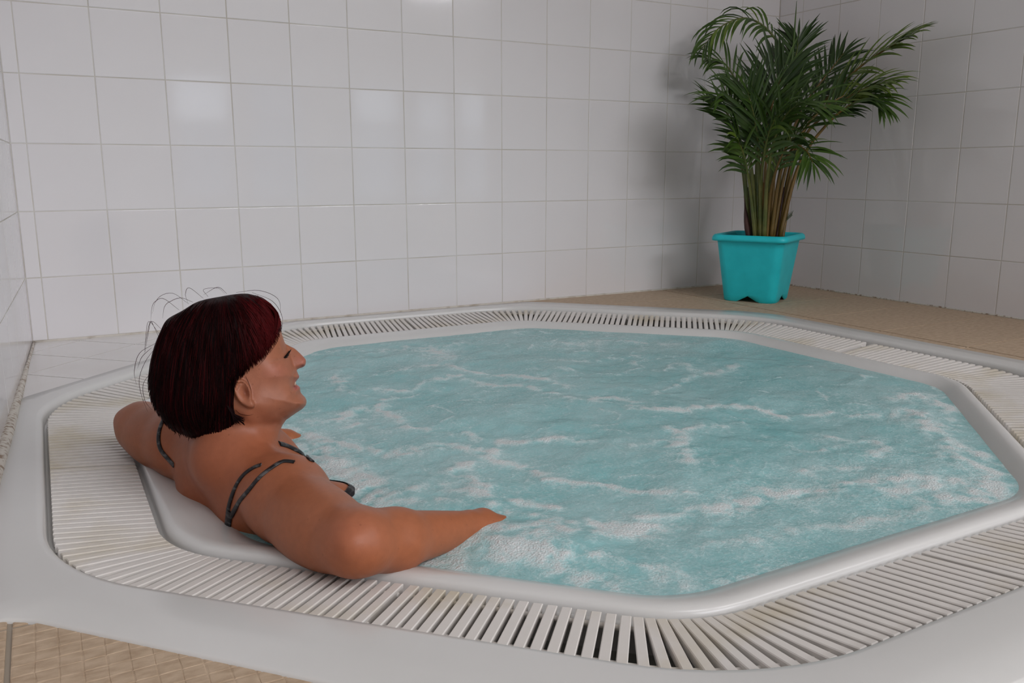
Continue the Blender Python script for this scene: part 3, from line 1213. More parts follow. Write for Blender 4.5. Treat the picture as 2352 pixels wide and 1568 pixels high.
def mesh_np(name, V, Q, mt, parent=None, smooth=True):
    me = bpy.data.meshes.new(name)
    me.vertices.add(len(V))
    me.vertices.foreach_set('co', V.astype(np.float32).ravel())
    me.loops.add(len(Q) * 4)
    me.loops.foreach_set('vertex_index', Q.astype(np.int32).ravel())
    me.polygons.add(len(Q))
    me.polygons.foreach_set('loop_start', np.arange(0, len(Q) * 4, 4, dtype=np.int32))
    me.polygons.foreach_set('use_smooth', np.ones(len(Q), bool))
    me.update(calc_edges=True)
    me.validate()
    if mt:
        me.materials.append(mt)
    return link(bpy.data.objects.new(name, me), parent)


def color_attr(me, name, rgb):
    at = me.color_attributes.new(name, 'FLOAT_COLOR', 'POINT')
    a = np.ones((len(rgb), 4), np.float32)
    a[:, :3] = rgb
    at.data.foreach_set('color', a.ravel())


hb = [HO + EX * a + EY * b + EZ * c for a in (-.10, .15) for b in (-.085, .085) for c in (-.14, .11)]
hmin, hmax = np.min(hb, 0), np.max(hb, 0)
FINE, MEDI, CRS = 0.00165, 0.0045, 0.0075
xs = axis(0.06, 1.16, CRS, [(hmin[0], hmax[0], FINE), (0.1, 0.7, MEDI)])
ys = axis(-2.06, -1.10, CRS, [(HO[1] - .10, HO[1] + .10, FINE), (-2.06, -1.10, MEDI)])
zs = axis(-0.93, 0.34, 0.013, [(hmin[2] + .02, hmax[2], FINE), (-0.2, 0.34, MEDI)])
Fb = sparse_eval(body_sdf, xs, ys, zs)
Vb, Qb = surface_nets(Fb, xs, ys, zs)
del Fb

# skin material driven by a tone map, with some shade painted in
M_SKIN = mat('skin', (0.56, 0.25, 0.16), 0.42, 0.32)
N, L, b = nodes(M_SKIN)
ca = N.new('ShaderNodeVertexColor')
ca.layer_name = 'tone'
tc = N.new('ShaderNodeTexCoord')
n1 = N.new('ShaderNodeTexNoise')
n1.inputs['Scale'].default_value = 90
n1.inputs['Detail'].default_value = 5
L.new(tc.outputs['Object'], n1.inputs['Vector'])
vr = N.new('ShaderNodeTexVoronoi')
vr.inputs['Scale'].default_value = 55
L.new(tc.outputs['Object'], vr.inputs['Vector'])
mr = N.new('ShaderNodeMapRange')
mr.inputs[1].default_value, mr.inputs[2].default_value = 0.05, 0.10
mr.inputs[3].default_value, mr.inputs[4].default_value = 0.80, 1.0
L.new(vr.outputs['Distance'], mr.inputs[0])
m2 = N.new('ShaderNodeMapRange')
m2.inputs[3].default_value, m2.inputs[4].default_value = 0.86, 1.12
L.new(n1.outputs['Fac'], m2.inputs[0])
mm_ = N.new('ShaderNodeMath')
mm_.operation = 'MULTIPLY'
L.new(mr.outputs[0], mm_.inputs[0])
L.new(m2.outputs[0], mm_.inputs[1])
vm = N.new('ShaderNodeVectorMath')
vm.operation = 'SCALE'
L.new(ca.outputs['Color'], vm.inputs[0])
L.new(mm_.outputs[0], vm.inputs['Scale'])
L.new(vm.outputs[0], b.inputs['Base Color'])
bp_ = N.new('ShaderNodeBump')
bp_.inputs['Strength'].default_value = 0.12
bp_.inputs['Distance'].default_value = 0.001
n2 = N.new('ShaderNodeTexNoise')
n2.inputs['Scale'].default_value = 420
L.new(tc.outputs['Object'], n2.inputs['Vector'])
L.new(n2.outputs['Fac'], bp_.inputs['Height'])
L.new(bp_.outputs[0], b.inputs['Normal'])

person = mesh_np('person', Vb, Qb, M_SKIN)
tag(person, 'woman with short dark red hair leaning back in the tub, arms spread on the rim', 'person')
px, py, yy = head_coords(Vb)
tone = np.tile(np.array([0.36, 0.130, 0.066]), (len(Vb), 1))
inhead = (Vb[:, 2] > 0.05) & (px > X0) & (px < X1) & (py < 990) & (np.abs(yy) < 0.1)


def paint(A, col, amt):
    g = (bil(A, px, py) * inhead * amt)[:, None]
    tone[:] = tone * (1 - g) + np.array(col) * g


paint(gs(625, 900, 70, 60), (0.37, 0.150, 0.092), 0.7)
paint(gs(690, 832, 14, 14), (0.41, 0.140, 0.10), 0.7)
paint(gs(625, 850, 22, 14), (0.41, 0.140, 0.095), 0.6)
paint(line_g([(682, 863), (679, 870), (673, 876)], 3.0), (0.38, 0.105, 0.09), 0.8)
paint(line_g([(684, 889), (677, 890), (671, 891)], 3.0), (0.43, 0.115, 0.11), 0.9)
paint(gs(689.5, 839.5, 3.4, 2.0, -0.45), (0.16, 0.05, 0.04), 0.9)
paint(line_g([(677.5, 875), (672, 881), (669, 888)], 1.4), (0.14, 0.04, 0.035), 0.8)
paint(line_g([(658, 808), (652, 814), (645, 820)], 1.5), (0.05, 0.03, 0.03), 0.9)
paint(line_g([(645, 820), (630, 825), (618, 829)], 1.0), (0.30, 0.13, 0.08), 0.5)
paint(line_g([(640, 823), (632, 832), (626, 841)], 1.0), (0.34, 0.14, 0.09), 0.4)
paint(gs(561, 900, 4, 7), (0.30, 0.11, 0.07), 0.7)
elb = np.exp(-0.5 * (np.linalg.norm(Vb - (EN + [-.02, -.03, .02]), axis=1) / 0.03) ** 2)[:, None]
tone = tone * (1 - .5 * elb) + np.array([0.44, 0.145, 0.085]) * .5 * elb
# tanned upper back and arms
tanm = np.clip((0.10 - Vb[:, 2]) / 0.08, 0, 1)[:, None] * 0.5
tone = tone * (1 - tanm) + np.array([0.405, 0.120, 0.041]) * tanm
bq = Vb - MID                                    # back between the shoulders: reddish tan, with its shade painted in
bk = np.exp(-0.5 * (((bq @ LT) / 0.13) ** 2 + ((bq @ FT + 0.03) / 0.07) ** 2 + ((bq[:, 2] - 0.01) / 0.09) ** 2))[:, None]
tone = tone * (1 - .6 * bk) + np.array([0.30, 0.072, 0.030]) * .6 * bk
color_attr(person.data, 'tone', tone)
BVH = BVHTree.FromPolygons([tuple(v_) for v_ in Vb], [tuple(int(i) for i in q) for q in Qb])


def on_body(px_, py_):
    d = Vector(ray(px_, py_)).normalized()
    h = BVH.ray_cast(Vector(CAM), d)
    return h[0], h[1]


# swimsuit: straps lie on the skin, bodice below
M_SUIT = mat('black_grey_swimsuit', (0.03, 0.03, 0.032), 0.45, 0.4)
noise_col(M_SUIT, 55, (0.010, 0.009, 0.011), (0.10, 0.095, 0.095), 0.52, 0.66, detail=2, stretch=(1, 1, 2.5))


def strap(pts_px, wd, name='strap', n=40, parent=person, mt=M_SUIT, th=0.0022):
    P = spline([(p[0], p[1], 0) for p in pts_px], n)
    S = []
    for q in P:
        h, nr = on_body(q[0], q[1])
        if h is not None:
            S.append((np.array(h), np.array(nr)))
    if len(S) < 4:
        return None
    pos = np.array([s[0] for s in S])
    nor = np.array([s[1] for s in S])
    for _ in range(3):
        pos[1:-1] = (pos[:-2] + 2 * pos[1:-1] + pos[2:]) / 4
        nor[1:-1] = (nor[:-2] + 2 * nor[1:-1] + nor[2:]) / 4
    mb = MB()
    v, f = [], []
    for i in range(len(pos)):
        t = pos[min(i + 1, len(pos) - 1)] - pos[max(i - 1, 0)]
        t /= np.linalg.norm(t) + 1e-9
        nn = nor[i] / np.linalg.norm(nor[i])
        sd_ = np.cross(t, nn)
        sd_ /= np.linalg.norm(sd_) + 1e-9
        for k in range(8):
            q = 2 * math.pi * k / 8
            v.append(pos[i] + sd_ * math.cos(q) * wd / 2 + nn * (math.sin(q) * th + th * 0.5))
    for i in range(len(pos) - 1):
        for k in range(8):
            f.append((i * 8 + k, i * 8 + (k + 1) % 8, (i + 1) * 8 + (k + 1) % 8, (i + 1) * 8 + k))
    f.append(tuple(range(8)))
    f.append(tuple((len(pos) - 1) * 8 + k for k in range(8)))
    return obj(name, v, f, mt, parent, True)


def suit_faces():
    c = Vb[Qb].mean(1)
    q = c - MID
    lat, frn, up = q @ LT, q @ FT, q[:, 2]
    keep = (np.abs(lat) < 0.19) & (frn < 0.30) & (frn > -0.14) & (up < 0.02) & (c[:, 2] > -0.60)
    # arms stay bare
    arm = np.minimum(cone(c, SN + LT * -.02, EN, .06, .05), cone(c, SF + LT * .02, EF, .06, .05)) < 0.002
    front = (frn > 0.03) & (up < -0.054)
    back = (frn <= 0.03) & (up < -0.115)
    side = (up < -0.10) | (frn > 0.06)
    thigh = (c - HIP) @ FT
    keep &= ~arm & (front | back) & side & (thigh < 0.08)
    return keep


kp = suit_faces()
fq = Qb[kp]
used_, inv = np.unique(fq, return_inverse=True)
nrm = np.zeros_like(Vb)
e1 = Vb[Qb[:, 2]] - Vb[Qb[:, 0]]
e2 = Vb[Qb[:, 3]] - Vb[Qb[:, 1]]
fn_ = np.cross(e1, e2)
for k in range(4):
    np.add.at(nrm, Qb[:, k], fn_)
nrm /= np.linalg.norm(nrm, axis=1, keepdims=True) + 1e-12
suit = mesh_np('swimsuit', Vb[used_] + nrm[used_] * 0.0025, inv.reshape(fq.shape), M_SUIT, person)
suit['label'] = 'black and grey patterned swimsuit'
strap([(676, 1062), (662, 1060), (647, 1061), (627, 1073), (598, 1095), (574, 1124), (553, 1148), (540, 1170), (532, 1185)], 0.0085, parent=suit)
strap([(600, 1068), (584, 1074), (562, 1089), (545, 1112), (533, 1140), (526, 1165), (524, 1183)], 0.0075, parent=suit)
strap([(528, 1172), (526, 1190), (524, 1206), (523, 1224), (523, 1236)], 0.0155, parent=suit)
strap([(380, 957), (370, 978), (365, 1000), (366, 1020), (373, 1037), (385, 1051), (400, 1068)], 0.0095, parent=suit)
strap([(641, 1019), (656, 1023), (670, 1029), (686, 1037), (702, 1048), (716, 1060)], 0.0105, parent=suit)

# hair -------------------------------------------------------------
HAIR = [(568, 670.6), (599, 680), (624, 704), (638, 732), (641.5, 752), (632, 776), (613, 806), (588, 833), (566, 852), (549, 867), (537, 884), (534, 905), (534, 925), (536, 945),
        (548, 957), (540, 972), (522, 985), (504, 992), (480, 1000), (459, 1006), (433, 998), (402, 982), (382, 956), (364, 926), (355, 882), (354, 850), (359, 818), (366, 790), (374, 768), (390, 735), (423, 713), (458, 691),
        (509, 678), (545, 671.5)]
OUTER = HAIR[:5] + [(645, 775), (655, 800), (680, 850), (690, 920), (660, 960), (620, 975), (560, 985)] + HAIR[16:]
sd_h = poly_sd(smooth_poly(HAIR, 200))
sd_o = poly_sd(smooth_poly(OUTER, 200))
to = np.clip(sd_o / 92.0, -1.5, 1)
wo = 0.0865 ** 2 * (1 - (1 - to) ** 2)
ro = np.sign(wo) * np.sqrt(np.abs(wo))
lock = 0.0016 * np.sin((gx_ * 0.9 + 14 * np.sin(gy_ * 0.02)) * 0.22) + 0.001 * np.sin(gx_ * 0.51 + gy_ * 0.05)
hedge = np.clip(sd_h / 9.0, -1, 1)
rh = np.where(sd_h > 0, np.maximum(ro, 0.0) * (0.80 + 0.20 * sstep(sd_h, 0, 22)) + lock * sstep(sd_h, 3, 20), 0)
rh = np.maximum(rh, np.where(sd_h > 1, RELIEF + 0.004 * sstep(sd_h, 0, 8), -1))
# soft rim of the mask: falls into the head
rh = np.where(sd_h > 5, rh, rh - (5 - sd_h) * 0.006)
RH = np.clip(rh, -0.06, 0.12).astype(np.float32)


def hair_sdf(P):
    return inflate(RH, P)


hb2 = [HO + EX * a + EY * b + EZ * c for a in (-.125, .095) for b in (-.1, .1) for c in (-.135, .12)]
hmn, hmx = np.min(hb2, 0), np.max(hb2, 0)
hxs, hys, hzs = [axis(a - .01, b + .01, 0.0022, []) for a, b in zip(hmn, hmx)]
Fh = sparse_eval(hair_sdf, hxs, hys, hzs)
Vh, Qh = surface_nets(Fh, hxs, hys, hzs)
del Fh
M_HAIR = mat('dark_red_hair', (0.05, 0.008, 0.010), 0.5, 0.05)
N, L, b = nodes(M_HAIR)
ca = N.new('ShaderNodeVertexColor')
ca.layer_name = 'tone'
L.new(ca.outputs['Color'], b.inputs['Base Color'])
hair = mesh_np('hair', Vh, Qh, M_HAIR, person)
hair['label'] = 'chin-length dark red bob with side fringe'
hpx, hpy, hyy = head_coords(Vh)
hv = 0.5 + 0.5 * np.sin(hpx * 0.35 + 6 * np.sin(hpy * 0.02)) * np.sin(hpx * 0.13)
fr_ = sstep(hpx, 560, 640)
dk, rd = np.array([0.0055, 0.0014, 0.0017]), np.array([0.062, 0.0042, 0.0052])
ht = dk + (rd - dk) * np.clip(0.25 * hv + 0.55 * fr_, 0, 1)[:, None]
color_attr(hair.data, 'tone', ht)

# strands over the hair cap
crown = np.array([505.0, 672.0])
sv, sf, sc = [], [], []


def flow(p):
    d = p - crown
    r = np.linalg.norm(d) + 1e-6
    g = np.array([0.0, 1.0])
    k = min(1.0, r / 210.0)
    q = d / r * (1.05 - 0.75 * k) + g * (0.30 + 0.75 * k)
    # the bob curls inwards near the nape
    if p[1] > 900 and p[0] < 470:
        q = q + np.array([0.55, 0]) * min(1, (p[1] - 900) / 70)
    if p[0] > 560:
        q = q + np.array([0.25, 0.1])
    return q / np.linalg.norm(q)


def add_strand(pts, r, col, n=4):
    b0 = len(sv)
    mb = MB()
    k = len(pts)
    rad = [r * (0.5 + 0.5 * min(1, 3 * i / k)) * (1 - 0.75 * max(0, (i / (k - 1) - .6) / .4)) for i in range(k)]
    mb.tube(pts, rad, n)
    sv.extend(mb.v)
    sf.extend([tuple(i + b0 for i in q) for q in mb.f])
    sc.extend([col] * len(mb.v))


cnt_ = 0
while cnt_ < 2600:
    p = np.array([RNG.uniform(350, 645), RNG.uniform(668, 985)])
    if bil(sd_h, p[0:1], p[1:2])[0] < 4:
        continue
    sidey = -1 if RNG.random() < 0.8 else 1
    pts = []
    lift = RNG.uniform(-0.0006, 0.0011)
    ns = RNG.randint(9, 15)
    step = RNG.uniform(7, 11)
    q = p.copy()
    wob = RNG.uniform(-.12, .12)
    for i in range(ns):
        s = bil(sd_h, q[0:1], q[1:2])[0]
        if s < -3 + (RNG.random() * 2):
            break
        wv = max(0.0, float(bil(RH, q[0:1], q[1:2])[0]))
        if s < 5:
            wv = max(wv, float(max(0, bil(RELIEF, q[0:1], q[1:2])[0]) + .0025))
            if s < 0 and (q[1] > 960 or q[0] < 420):
                pass
        pts.append(HO + EX * ((q[0] - 520) / HK) - EZ * ((q[1] - 830) / HK) + EY * (sidey * (wv + lift)))
        d = flow(q)
        c_, s_ = math.cos(wob * .4), math.sin(wob * .4)
        d = np.array([d[0] * c_ - d[1] * s_, d[0] * s_ + d[1] * c_])
        q = q + d * step
    if len(pts) < 4:
        continue
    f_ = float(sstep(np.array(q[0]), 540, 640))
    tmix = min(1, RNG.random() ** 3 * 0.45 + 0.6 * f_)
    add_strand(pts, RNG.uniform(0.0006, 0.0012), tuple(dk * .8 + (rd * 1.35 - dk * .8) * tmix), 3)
    cnt_ += 1


def hpt(px_, py_, y):
    return HO + EX * ((px_ - 520) / HK) - EZ * ((py_ - 830) / HK) + EY * y


# silhouettes tufts along the nape and stray hairs
for i in range(150):
    t = RNG.random()
    a = np.array([410, 975]) * (1 - t) + np.array([545, 968]) * t + np.array([0, 24 * math.sin(math.pi * t)])
    y = RNG.uniform(-0.065, 0.03) * (0.5 + t * 0.5)
    wv = float(max(0, bil(RELIEF, a[0:1], a[1:2])[0]))
    d = np.array([RNG.uniform(-.25, .55), 1.0])
    L_ = RNG.uniform(10, 24)
    y0 = -abs(wv) - RNG.uniform(.001, .006) if RNG.random() < .8 else y
    a0 = a - d * 26
    add_strand([hpt(*(a0 + d * L_ * 2 * k / 5), y0 * (1 - .02 * k)) for k in range(6)], RNG.uniform(.0006, .0011), tuple(dk * 1.3))
for pts2 in ([(372, 800), (352, 830), (340, 868), (345, 905), (358, 940)], [(380, 770), (358, 742), (352, 780), (350, 812)],
             [(385, 760), (364, 742), (357, 770), (351, 810)], [(378, 775), (368, 752), (361, 742), (354, 776), (351, 808)],
             [(420, 716), (385, 690), (366, 705), (362, 740)], [(440, 702), (405, 678), (375, 690), (365, 725)],
             [(448, 697), (420, 688), (392, 705), (386, 735)], [(470, 688), (440, 665), (432, 680), (438, 700)],
             [(520, 676), (500, 662), (470, 680)], [(575, 671), (620, 690), (642, 725), (641, 760)],
             [(372, 790), (340, 812), (330, 850), (334, 880)], [(366, 850), (348, 880), (352, 915), (366, 936)],
             [(364, 800), (345, 820), (336, 845)], [(540, 672), (590, 666), (632, 684), (640, 722)],
             [(480, 684), (470, 668), (500, 664), (515, 676)], [(536, 930), (548, 944), (566, 948), (578, 946)],
             [(560, 862), (568, 880), (574, 900)], [(612, 800), (602, 822), (585, 842)], [(632, 770), (628, 786), (612, 812)]):
    add_strand([hpt(q[0], q[1], -.02 if q[1] < 700 else -0.03) if q[0] < 540 else hpt(q[0], q[1], -max(.012, float(bil(RELIEF, np.array([q[0]]), np.array([q[1]]))[0]) + .002))
                for q in spline([(a, b_2, 0) for a, b_2 in pts2], 16)], 0.00036, tuple(rd * .6), 4)
# fringe arching forward of the brow
for i in range(120):
    t = RNG.random()
    y = RNG.uniform(-0.045, 0.045)
    x0_ = RNG.uniform(540, 590)
    o_ = RNG.uniform(-6, 3)
    pth = [(x0_, 676 + abs(y) * 300), (600 + o_, 684 + abs(y) * 280), (626 + o_, 710 + abs(y) * 200), (638 + o_ - abs(y) * 250, 740), (637 + o_ - abs(y) * 400, 764 + RNG.uniform(0, 16)), (626 + o_ - abs(y) * 450, 785 + RNG.uniform(0, 14))]
    add_strand([hpt(q[0], q[1], y * (1 + .3 * k / 14)) for k, q in enumerate(spline([(a, b2, 0) for a, b2 in pth], 15))], RNG.uniform(.0006, .0012), tuple(rd * RNG.uniform(.7, 1.5)), 4)
for i in range(70):                             # wisps flicking out below the ear
    t = RNG.random()
    a0, a1, a2 = np.array([512 + 18 * t, 905 + RNG.uniform(-8, 8)]), np.array([528 + 10 * t, 938 + 10 * t]), np.array([552 + RNG.uniform(-14, 8), 960 + RNG.uniform(-8, 10)])
    yb = -max(.03, float(bil(RELIEF, a1[0:1], a1[1:2])[0])) - RNG.uniform(.003, .009)
    add_strand([hpt(q[0], q[1], yb) for q in spline([(*a0, 0), (*a1, 0), (*a2, 0)], 9)], RNG.uniform(.0007, .0012), tuple(dk * RNG.uniform(.8, 2.0)), 4)
strands = obj('hair_strands', sv, sf, M_HAIR, hair, True)
strands['kind'] = 'stuff'
color_attr(strands.data, 'tone', np.array(sc))

# lashes and teeth
M_LASH = mat('black_lashes', (0.012, 0.010, 0.010), 0.6, 0.2)
lm = MB()
for sg in (-1, 1):
    for i in range(16):
        t = i / 15
        a = np.array([644, 821]) * (1 - t) + np.array([658, 807]) * t
        wv = float(bil(RELIEF, a[0:1], a[1:2])[0])
        dr = np.array([9.0 - 3 * t, -1.5 - 5 * t]) * RNG.uniform(.7, 1.1)
        lm.tube([hpt(a[0], a[1], sg * wv), hpt(*(a + dr * .5 + [0, 1.2]), sg * (wv + .0022)), hpt(*(a + dr), sg * (wv + .003))],
                [0.0009, 0.0007, 0.0003], 4)
lm.build('eyelashes', M_LASH, person, True)
M_TEETH = mat('teeth', (0.60, 0.52, 0.40), 0.3, 0.5)
tm = MB()
for i in range(6):
    y = (i - 2.5) * 0.0068
    x = 672.6 - abs(i - 2.5) * 1.3
    c = hpt(x, 880, y)
    for_ = [c + EX * a + EY * b2 + EZ * c2 for c2 in (-.0036, .0036) for a, b2 in ((-.003, -.003), (.0022, -.0026), (.0022, .0026), (-.003, .003))]
    tm.add(for_, [(3, 2, 1, 0), (4, 5, 6, 7), (0, 1, 5, 4), (1, 2, 6, 5), (2, 3, 7, 6), (3, 0, 4, 7)])
tm.build('teeth', M_TEETH, person)

# ------------------------------------------------------------------ water with foam
WZ = -0.038
WR = np.random.RandomState(11)


def vnoise(X, Y, cell, seed):
    r = np.random.RandomState(seed)
    G = r.rand(160, 160)
    x, y = X / cell + 60.3, Y / cell + 60.7
    i, j = np.floor(x).astype(int), np.floor(y).astype(int)
    u, v_ = x - i, y - j
    u, v_ = u * u * (3 - 2 * u), v_ * v_ * (3 - 2 * v_)
    i, j = i % 159, j % 159
    return (G[i, j] * (1 - u) + G[i + 1, j] * u) * (1 - v_) + (G[i, j + 1] * (1 - u) + G[i + 1, j + 1] * u) * v_ - 0.5


step = 0.0062
gx = np.arange(OC[0] - 0.97, OC[0] + 0.97, step)
gy = np.arange(OC[1] - 0.97, OC[1] + 0.97, step)
GX, GY = np.meshgrid(gx, gy, indexing='ij')
dist = np.max([(GX - OC[0]) * n[0] + (GY - OC[1]) * n[1] - a for n, a in zip(HN, A_WATER)], axis=0)
inside = dist < 0.004

# foam streaks: centre lines on the water plane, (points, half width m, strength)
STROKES = [
    ([(690, 818), (760, 806), (850, 806), (960, 800), (1060, 792)], .020, .45), ([(940, 800), (1000, 806), (1040, 820)], .035, .55),
    ([(974, 837), (1025, 837), (1076, 854), (1144, 861), (1212, 867), (1263, 878), (1307, 891)], .012, .75),
    ([(858, 895), (923, 895), (957, 884), (1008, 871), (1052, 864)], .011, .7),
    ([(1076, 871), (1127, 884), (1195, 884), (1246, 901), (1314, 924), (1400, 915), (1480, 935)], .012, .6),
    ([(775, 862), (779, 880), (784, 898), (811, 905)], .016, .8),
    ([(879, 918), (882, 949), (916, 969), (940, 983), (991, 990)], .010, .8), ([(719, 969), (770, 963), (821, 939), (855, 942)], .011, .8),
    ([(797, 980), (838, 963), (880, 950)], .008, .7),
    ([(889, 1046), (940, 1044), (991, 1036), (1042, 1028), (1093, 1037), (1134, 1031), (1144, 1017), (1212, 1014), (1280, 1009), (1330, 1012)], .011, .9),
    ([(910, 1040), (960, 1034), (1010, 1024), (1060, 1027), (1120, 1040)], .012, .8),
    ([(1042, 997), (1076, 993), (1100, 1007)], .008, .6), ([(1103, 1051), (1144, 1061), (1212, 1068), (1246, 1082)], .012, .7),
    ([(716, 1003), (770, 1020), (852, 1037)], .010, .8), ([(700, 985), (730, 1000), (760, 1010)], .010, .7),
    ([(715, 1025), (745, 1050), (790, 1082), (830, 1115), (850, 1150), (845, 1170)], .020, 1.0), ([(735, 1078), (780, 1100), (815, 1140)], .012, .9),
    ([(1540, 990), (1562, 1010), (1572, 1035), (1580, 1065)], .012, .95), ([(1540, 990), (1600, 988), (1650, 978), (1710, 966)], .009, .8),
    ([(1450, 942), (1560, 945), (1640, 932), (1720, 935), (1800, 952)], .012, .85), ([(1450, 935), (1400, 930), (1330, 925)], .008, .5),
    ([(1575, 838), (1600, 852), (1640, 856), (1690, 838)], .014, .5), ([(1500, 900), (1560, 880), (1600, 862)], .010, .4),
    ([(1214, 1103), (1283, 1098), (1378, 1105), (1436, 1123), (1493, 1125), (1589, 1126)], .0075, .85),
    ([(1466, 1190), (1550, 1176), (1627, 1165), (1703, 1144), (1790, 1132)], .009, .95), ([(1600, 1172), (1660, 1165), (1720, 1150)], .012, .7),
    ([(1225, 1222), (1300, 1208), (1397, 1203), (1493, 1209), (1560, 1208)], .012, .9), ([(1340, 1222), (1420, 1218), (1490, 1214)], .016, .8),
    ([(1060, 1236), (1130, 1218), (1168, 1230), (1244, 1237), (1330, 1232), (1380, 1225)], .016, .9),
    ([(1020, 1280), (1100, 1262), (1168, 1264), (1244, 1276), (1321, 1280)], .022, .95), ([(1060, 1295), (1150, 1290), (1250, 1300), (1330, 1325), (1400, 1335)], .014, .7),
    ([(960, 1295), (1010, 1280), (1060, 1262)], .008, .5), ([(1340, 1270), (1440, 1300), (1520, 1310), (1600, 1335)], .010, .6),
    ([(1103, 1142), (1140, 1148), (1168, 1153), (1244, 1165), (1290, 1168)], .012, .85), ([(1110, 1165), (1150, 1175), (1190, 1190), (1230, 1195)], .010, .6),
    ([(880, 1150), (950, 1130), (1010, 1120), (1060, 1130), (1100, 1140)], .016, .55), ([(860, 1165), (960, 1160), (1040, 1165)], .012, .55),
    ([(1040, 1085), (1080, 1110), (1120, 1128)], .007, .8), ([(1055, 1078), (1075, 1076)], .012, .8),
    ([(1760, 1125), (1850, 1125), (1960, 1110), (2060, 1100), (2160, 1105)], .014, .7), ([(1900, 1215), (1960, 1200), (2060, 1180), (2130, 1165)], .014, .45),
    ([(2044, 920), (2113, 907), (2147, 927), (2181, 941), (2190, 975)], .014, .75), ([(2113, 961), (2147, 992), (2198, 1026), (2249, 1040), (2300, 1060)], .020, .85),
    ([(2020, 955), (2080, 948), (2140, 960)], .012, .7), ([(1891, 1002), (1959, 1009), (2027, 1016), (2010, 1050)], .012, .5),
    ([(1857, 948), (1908, 946)], .009, .7), ([(1959, 955), (2027, 948)], .010, .6),
    ([(2190, 1050), (2260, 1075), (2310, 1095), (2250, 1130), (2170, 1150)], .024, .8), ([(2330, 1075), (2300, 1110)], .02, .8),
    ([(2050, 1130), (2130, 1115), (2200, 1105)], .016, .7), ([(1620, 1250), (1720, 1240), (1830, 1215)], .012, .3),
    ([(1500, 1330), (1600, 1340), (1700, 1320), (1800, 1290)], .010, .45), ([(1420, 1020), (1480, 1025), (1540, 1012)], .008, .5),
    ([(1780, 1010), (1860, 1030), (1930, 1020)], .008, .4), ([(1850, 1080), (1950, 1070), (2040, 1075)], .010, .45),
    ([(1230, 830), (1300, 828), (1400, 820)], .010, .35), ([(1300, 790), (1420, 784), (1560, 790)], .014, .35), ([(1400, 860), (1500, 850)], .010, .3),
    ([(880, 860), (950, 842), (1000, 838)], .014, .4), ([(560, 1236), (590, 1244), (620, 1256)], .010, .8), ([(640, 990), (700, 990)], .008, .7),
]
warpx = GX + 0.020 * vnoise(GX, GY, 0.07, 3) + 0.012 * vnoise(GX, GY, 0.03, 4)
warpy = GY + 0.020 * vnoise(GX, GY, 0.07, 5) + 0.012 * vnoise(GX, GY, 0.03, 6)
foam = np.zeros_like(GX)
for pts, hwid, st in STROKES:
    P = [on_z(q[0], q[1], WZ)[:2] for q in pts]
    P = spline([(q[0], q[1], 0) for q in P], 6 * len(P))
    d = np.full(GX.shape, 1e9)
    for a, b in zip(P[:-1], P[1:]):
        e = (b - a)[:2]
        t = np.clip(((warpx - a[0]) * e[0] + (warpy - a[1]) * e[1]) / (e @ e + 1e-12), 0, 1)
        d = np.minimum(d, np.hypot(warpx - a[0] - t * e[0], warpy - a[1] - t * e[1]))
    foam = np.maximum(foam, st * (0.72 * np.exp(-0.5 * (d / (hwid * .85)) ** 2) + 0.28 * np.exp(-0.5 * (d / (hwid * 2.6)) ** 2)))
streak = np.abs(vnoise(warpx * .8 + warpy * .3, warpy, 0.12, 21) + 0.5 * vnoise(warpx, warpy, 0.05, 22))
foam = np.maximum(foam, 0.42 * np.exp(-(streak / 0.035) ** 2) * np.clip(0.6 + 1.6 * vnoise(GX, GY, 0.4, 23), 0, 1))
fine = vnoise(GX, GY, 0.022, 31) + 0.7 * vnoise(GX, GY, 0.012, 32)
foam = np.clip(foam * (0.82 + 1.3 * fine + 0.5 * vnoise(GX, GY, 0.06, 34)) + 0.12 * fine + 0.16 + 0.30 * vnoise(GX, GY, 0.25, 33), 0, 1)

wave = 0.010 * vnoise(GX, GY, 0.22, 41) + 0.009 * vnoise(GX * .7 + GY * .7, GY * .7 - GX * .7, 0.10, 42) + 0.0045 * vnoise(GX, GY, 0.045, 43) + 0.0022 * vnoise(GX, GY, 0.02, 44)


def mound(px_, py_, s, h):
    c = on_z(px_, py_, WZ)
    return h * np.exp(-0.5 * (((GX - c[0]) ** 2 + (GY - c[1]) ** 2) / s ** 2))


wave = wave + mound(1180, 1250, .06, .016) + mound(1120, 1170, .035, .008) + mound(1300, 1235, .06, .010) + mound(780, 1060, .03, .006) + mound(1000, 1120, .06, .006)
z = WZ + (wave + foam * 0.0028 + foam * 0.0018 * vnoise(GX, GY, 0.013, 51)) * np.clip(0.12 - dist / 0.09, 0.12, 1)
vid = np.full(GX.shape, -1, int)
vid[inside] = np.arange(inside.sum())
V = np.stack([GX[inside], GY[inside], z[inside]], -1)
q = np.stack([vid[:-1, :-1], vid[1:, :-1], vid[1:, 1:], vid[:-1, 1:]], -1).reshape(-1, 4)
q = q[(q >= 0).all(1)]
M_WATER = bpy.data.materials.new('aerated_water')
M_WATER.use_nodes = True
N, L = M_WATER.node_tree.nodes, M_WATER.node_tree.links
b = N['Principled BSDF']
out = N['Material Output']
ca = N.new('ShaderNodeVertexColor')
ca.layer_name = 'foam'
tc = N.new('ShaderNodeTexCoord')
mp = N.new('ShaderNodeMapping')
mp.inputs['Scale'].default_value = (1, 1, 1)
L.new(tc.outputs['Object'], mp.inputs[0])
nf = N.new('ShaderNodeTexNoise')
nf.inputs['Scale'].default_value = 150
nf.inputs['Detail'].default_value = 9
nf.inputs['Roughness'].default_value = 0.72
L.new(mp.outputs[0], nf.inputs['Vector'])
ad = N.new('ShaderNodeMath')
ad.operation = 'MULTIPLY_ADD'
L.new(nf.outputs['Fac'], ad.inputs[0])
